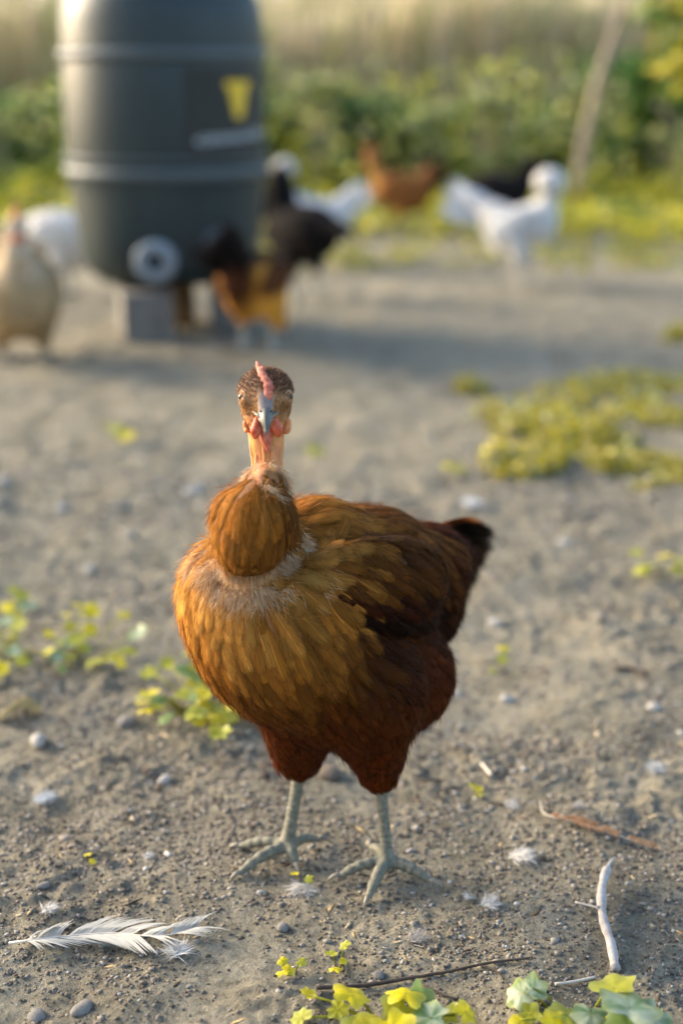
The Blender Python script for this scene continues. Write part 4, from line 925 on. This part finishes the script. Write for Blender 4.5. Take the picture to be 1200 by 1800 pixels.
# ================================================================ things lying on the dirt
def stone(px, py, wpx, hr, mat, label, name='stone', cat='stone'):
    g = gh(px, py); D = g[1]*CP+(CAMZ-g[2])*SP; r = wpx/2*D/FPX; R = rotz(random.uniform(0, 3))
    V, F = [], None
    # rounded, faceted pebble
    n = 14; V = []; F = []; ph = [random.uniform(0, 6) for _ in range(3)]
    for i in range(9):
        th = PI*i/8
        for k in range(n):
            a = 2*PI*k/n; q = 1+.12*math.sin(2*a+ph[0])+.08*math.sin(3*a+ph[1]+th)+.06*math.sin(5*a+ph[2]); V.append((r*1.1*q*math.sin(th)*math.cos(a), r*.85*q*math.sin(th)*math.sin(a), r*hr*math.cos(th)))
    for i in range(8):
        for k in range(n): F.append((i*n+k, (i+1)*n+k, (i+1)*n+(k+1) % n, i*n+(k+1) % n))
    V = np.array(V)@R.T+g+np.array([0, 0, r*hr*.35]); return mk(name, V, F, mat, label=label, cat=cat)
for a in [(68, 1306, 34, .7, 'stone', 'pale round stone on the dirt below the dead curled leaf'), (224, 1273, 38, .55, 'grey_stone', 'grey flat stone left of the bushy weed'), (290, 1372, 26, .5, 'stone', 'pale flat pebble between the weed and the hen legs'), (342, 868, 34, .6, 'stone', 'white blurred stone left of the hen neck tuft'), (108, 896, 26, .6, 'stone', 'pale blurred pebble right above the pair of dark stones'), (212, 893, 30, .6, 'grey_stone', 'dark blurred stone farther of the dark pair at left'),
          (228, 945, 34, .55, 'grey_stone', 'dark bluish stone nearer of the dark pair at left'), (158, 1003, 22, .7, 'stone', 'small white stone above the bright yellow leaves'), (5, 850, 26, .6, 'stone', 'white stone at the left edge of the picture'), (5, 885, 24, .6, 'grey_stone', 'dark stone at the left edge under the white one'), (1075, 430, 40, .45, 'stone', 'pale blurred stone at the edge of the green belt on the right'), (1172, 405, 34, .5, 'stone', 'pale blurred stone among the weeds at the right edge'),
          (868, 1098, 26, .6, 'stone', 'white pebble right of the hen tail with a dark shadow'), (990, 955, 26, .4, 'stone', 'bluish white fleck of stone right of the hen tail'), (890, 1232, 26, .6, 'stone', 'tan pebble beside the dark crumbs right of the hen'), (1148, 1245, 26, .5, 'stone', 'small white pebble near the right edge halfway down'), (1196, 1290, 16, .6, 'stone', 'tiny white pebble at the right edge of the picture'), (802, 1222, 20, .6, 'stone', 'pale pebble just behind the hen belly'),
          (65, 1788, 36, .5, 'grey_stone', 'grey stone at the bottom left corner'), (145, 1775, 40, .45, 'grey_stone', 'flat grey stone near the bottom left corner'), (497, 1632, 24, .6, 'grey_stone', 'small dark clod stone below the hen feet'), (78, 1558, 22, .5, 'grey_stone', 'bluish pebble left above the small down feather'), (458, 1570, 14, .6, 'stone', 'bluish white pebble between the two hen feet'), (665, 1716, 24, .5, 'grey_stone', 'dark pebble touching the dark twig'), (690, 1370, 18, .5, 'stone', 'pale pebble behind the right leg of the hen'), (35, 630, 34, .3, 'grey_stone', 'blurred grey stone below the buff hen'),
          (580, 1362, 44, .5, 'crumbst', 'brown clod of earth between the hen legs')]:
    if a[4] == 'crumbst': stone(*a[:4], simple('clod_earth', [(.3, (.10, .08, .06)), (.7, (.2, .16, .125))], 90, .95, .8, .003), a[5], 'earth_clod', 'clod')
    else: stone(*a[:4], M[a[4]], a[5])

def pathpx(pts, z0): return np.array([gh(*p)+np.array([0, 0, z0]) for p in pts])
def smoothpath(P, n):
    P = np.asarray(P); t = np.linspace(0, len(P)-1, n); i = np.clip(t.astype(int), 0, len(P)-2); f = (t-i)[:, None]
    Pm = P[np.maximum(i-1, 0)]; P3 = P[np.minimum(i+2, len(P)-1)]; a, b = P[i], P[i+1]
    return .5*((2*a)+(-Pm+b)*f+(2*Pm-5*a+4*b-P3)*f**2+(-Pm+3*a-3*b+P3)*f**3)
P = smoothpath([gh(1066, 1545)+(0, 0, .012), gh(1056, 1580)+(0, 0, .010), gh(1058, 1625)+(0, 0, .007), gh(1072, 1670)+(0, 0, .006), gh(1080, 1712)+(0, 0, .005)], 22)
stk = empty('bleached_stick', (*P[-1][:2], 0), 'bleached curved stick lying on the dirt near the right edge', 'stick')
V, F = tube(P, [.0020]+[.0036+.0004*math.sin(i*1.3)+.0003*random.random() for i in range(20)]+[.0044], 12, True, .05); mk('stick_body', V, F, M['stick'], stk)
for q in (9,): V, F = tube([P[q]+(-.002, -.001, .001), P[q]+(-.0046, -.0015, .0028), P[q]+(-.0055, -.0015, .0034)], [.0022, .0016, .0004], 8); mk('knot', V, F, M['stick'], stk)
V, F = tube([P[1], P[0]+(.004, .004, .004), P[0]+(.008, .008, .006)], [.0022, .0014, .0004], 6); mk('broken_end', V, F, M['stick'], stk)
P = smoothpath(pathpx([(556, 1742), (640, 1738), (720, 1725), (790, 1713), (860, 1698), (930, 1690)], .003), 30)
tw = empty('dark_twig', (*P[10][:2], 0), 'thin dark twig lying across the dirt at the bottom centre', 'twig')
V, F = tube(P, np.linspace(.0018, .0009, 30), 8, True, .12); mk('twig_stem', V, F, M['twig'], tw)
V, F = tube(smoothpath(pathpx([(840, 1702), (870, 1712), (885, 1728)], .003), 8), .0007, 6); mk('side_shoot', V, F, M['twig'], tw)
for pts, r, lab in (([(742, 1735), (775, 1752), (805, 1762)], .0009, 'short brown stalk below the dark twig'), ([(975, 1735), (1010, 1730), (1045, 1722)], .0011, 'short tan stalk left of the lower end of the bleached stick'), ([(1010, 1590), (1050, 1600)], .0008, 'tiny straw left of the bleached stick'), ([(600, 1690), (604, 1712)], .0012, 'short dark chip beside the twig'), ([(845, 1345), (856, 1358), (862, 1366)], .0014, 'white curved straw beyond the right foot of the hen'), ([(1080, 1180), (1105, 1178), (1135, 1188)], .0028, 'dark sliver of wood on the dirt at the right')):
    P = smoothpath(pathpx(pts, .0025), 8); V, F = tube(P, r, 7, True, .15); mk('straw', V, F, M['twig'] if 'dark' in lab or 'brown' in lab else M['quill'], label=lab, cat='straw')
# curled dead leaf, left edge
P = smoothpath([gh(-10, 1275)+(0, 0, .006), gh(20, 1262)+(0, 0, .015), gh(48, 1248)+(0, 0, .016), gh(75, 1258)+(0, 0, .008)], 14)
V = []; F = []; 
for i, p in enumerate(P):
    w_ = .011*math.sin(PI*(i+1)/16)
    for k in range(5): s = (k-2)/2; V.append(p+np.array([.2*w_*s, w_*s, -.8*w_*s*s]))
for i in range(13):
    for k in range(4): F.append((i*5+k, i*5+k+1, i*5+k+6, i*5+k+5))
mk('dead_leaf', V, F, colmat('dry_leaf', .7, 60, .4, .4, .001, trans=.25), col=np.array(hx(190, 165, 110)), label='curled tan dead leaf at the left edge of the picture', cat='leaf')

def feather_on_ground(quill_pts, vane_from, label, color=(.78, .76, .70), barb=.022, n=90, name='fallen_feather', spread=1.0, qr=.0012, q_len=46):
    P = smoothpath(pathpx(quill_pts, .005), q_len); o = empty(name, (*P[len(P)//2][:2], P[len(P)//2][2]), label, 'feather')
    V, F = tube(P, np.linspace(qr, qr*.35, q_len), 8); mk('quill', V, F, M['quill'], o)
    m = MB(); clump = 0
    for sgn in (-1, 1):
        for i in range(n):
            t = vane_from+(1-vane_from)*i/n; j = min(int(t*(q_len-1)), q_len-2); p = P[j]+(P[j+1]-P[j])*(t*(q_len-1)-j); tg = nrm(P[j+1]-P[j]); sd_ = nrm(np.cross([0, 0, 1], tg))*sgn
            if vn(t*22, sgn*3.3, 9) < .36: continue
            L_b = barb*(math.sin(min(1, (t-vane_from)/(1-vane_from)*1.2+.12)*PI*.85)**.6+.12)*random.uniform(.8, 1.12)*(1 if sgn < 0 else .8)
            ang = .55+.55*vn(t*15, sgn*5.1, 3)+random.uniform(-.06, .06); d = nrm(tg*math.cos(ang)+sd_*math.sin(ang)); c = nrm(tg*.8+sd_*.1)
            Q = [p+d*L_b*q+c*L_b*.38*q*q*vn(t*9, sgn, 5)*spread for q in (0, .35, .7, 1)]; Q = [q_+np.array([0, 0, .003*math.sin(k*.9)]) for k, q_ in enumerate(Q)]
            for q_ in Q: q_[2] = max(q_[2], float(hgt(q_[0], q_[1]))+.0012)
            wv = nrm(np.cross([0, 0, 1], d)); W_ = [.00075, .0009, .0007, .0001]; VV = []
            for q_, ww in zip(Q, W_): VV += [q_-wv*ww, q_+wv*ww]
            m.add(VV, [(0, 1, 3, 2), (2, 3, 5, 4), (4, 5, 7, 6)], np.array([*(np.array(color)*random.uniform(.85, 1.05)), 1]))
    m.build('vane', M['strand'], o); return o
feather_on_ground([(18, 1667), (60, 1662), (120, 1655), (200, 1650), (280, 1655), (345, 1640)], .16, 'long tattered white feather lying at the lower left', barb=.030, n=120, color=(.60, .585, .52), spread=1.7)
o = feather_on_ground([(948, 1418), (958, 1440), (1010, 1452), (1060, 1468), (1150, 1500)], .3, 'brown feather with a pale curled end lying at the right', color=(.40, .22, .11), barb=.011, n=55, spread=.8, qr=.0006)
def down(px, py, n, r, label, color=(.78, .76, .72), az=None, el=1.0):
    az_ = az; az = random.uniform(0, 6.28) if az is None else az; sp_ = 1.0 if az_ is None else .6; n = int(n*1.6); g = gh(px, py); m = MB(); R = []; D = []; Ls = []; C = []
    for i in range(n):
        a = random.gauss(az, sp_); d = np.array([math.cos(a), math.sin(a), random.uniform(.0, .55)]); R.append(g+np.array([random.gauss(0, r*.12), random.gauss(0, r*.12), .002])); D.append(d); Ls.append(r*random.uniform(.4, 1)*el); C.append(np.array(color)*random.uniform(.85, 1.05))
    strands(m, R, D, Ls, .00026*max(1, g[1]), C); m.build('down_feather', M['strand'], label=label, cat='feather')
for a in [(535, 1562, 260, .022, 'fluffy white down feather between the hen feet', (.8, .77, .72), 4.3), (82, 1603, 160, .013, 'wispy white down feather above the long feather', (.75, .73, .69), None), (905, 1508, 260, .022, 'white down feather lying right of the right foot', (.8, .78, .74), -.3), (852, 1592, 130, .017, 'torn white down feather below the right foot', (.78, .76, .72), .2), (828, 1582, 60, .010, 'wisp of white down beside the torn down feather', (.7, .68, .64), 2.5), (893, 1420, 120, .014, 'pale down feather nearest to the curled brown feather end', (.7, .67, .62), .5),
          (312, 1678, 180, .018, 'white down tuft at the end of the long feather', (.8, .78, .74), None), (838, 888, 220, .03, 'white blurred feather beyond the hen back', (.85, .85, .84), 2.9), (1160, 1356, 150, .02, 'scrap of white down near the right edge', (.7, .7, .68), None), (70, 1408, 140, .02, 'bluish white down on the dirt at the left', (.66, .70, .74), .1), (255, 1508, 60, .010, 'small white down wisp between the long feather and the weed', (.75, .73, .7), .2), (725, 1655, 70, .018, 'dusty wisp of down below the right foot', (.5, .46, .42), .6), (1010, 1420, 60, .012, 'faint down wisp above the brown feather', (.6, .56, .5), .1)]:
    down(*a)
stone(372, 0, 1, .5, M['stone'], 'x') if False else None
print('objects', len(bpy.data.objects))
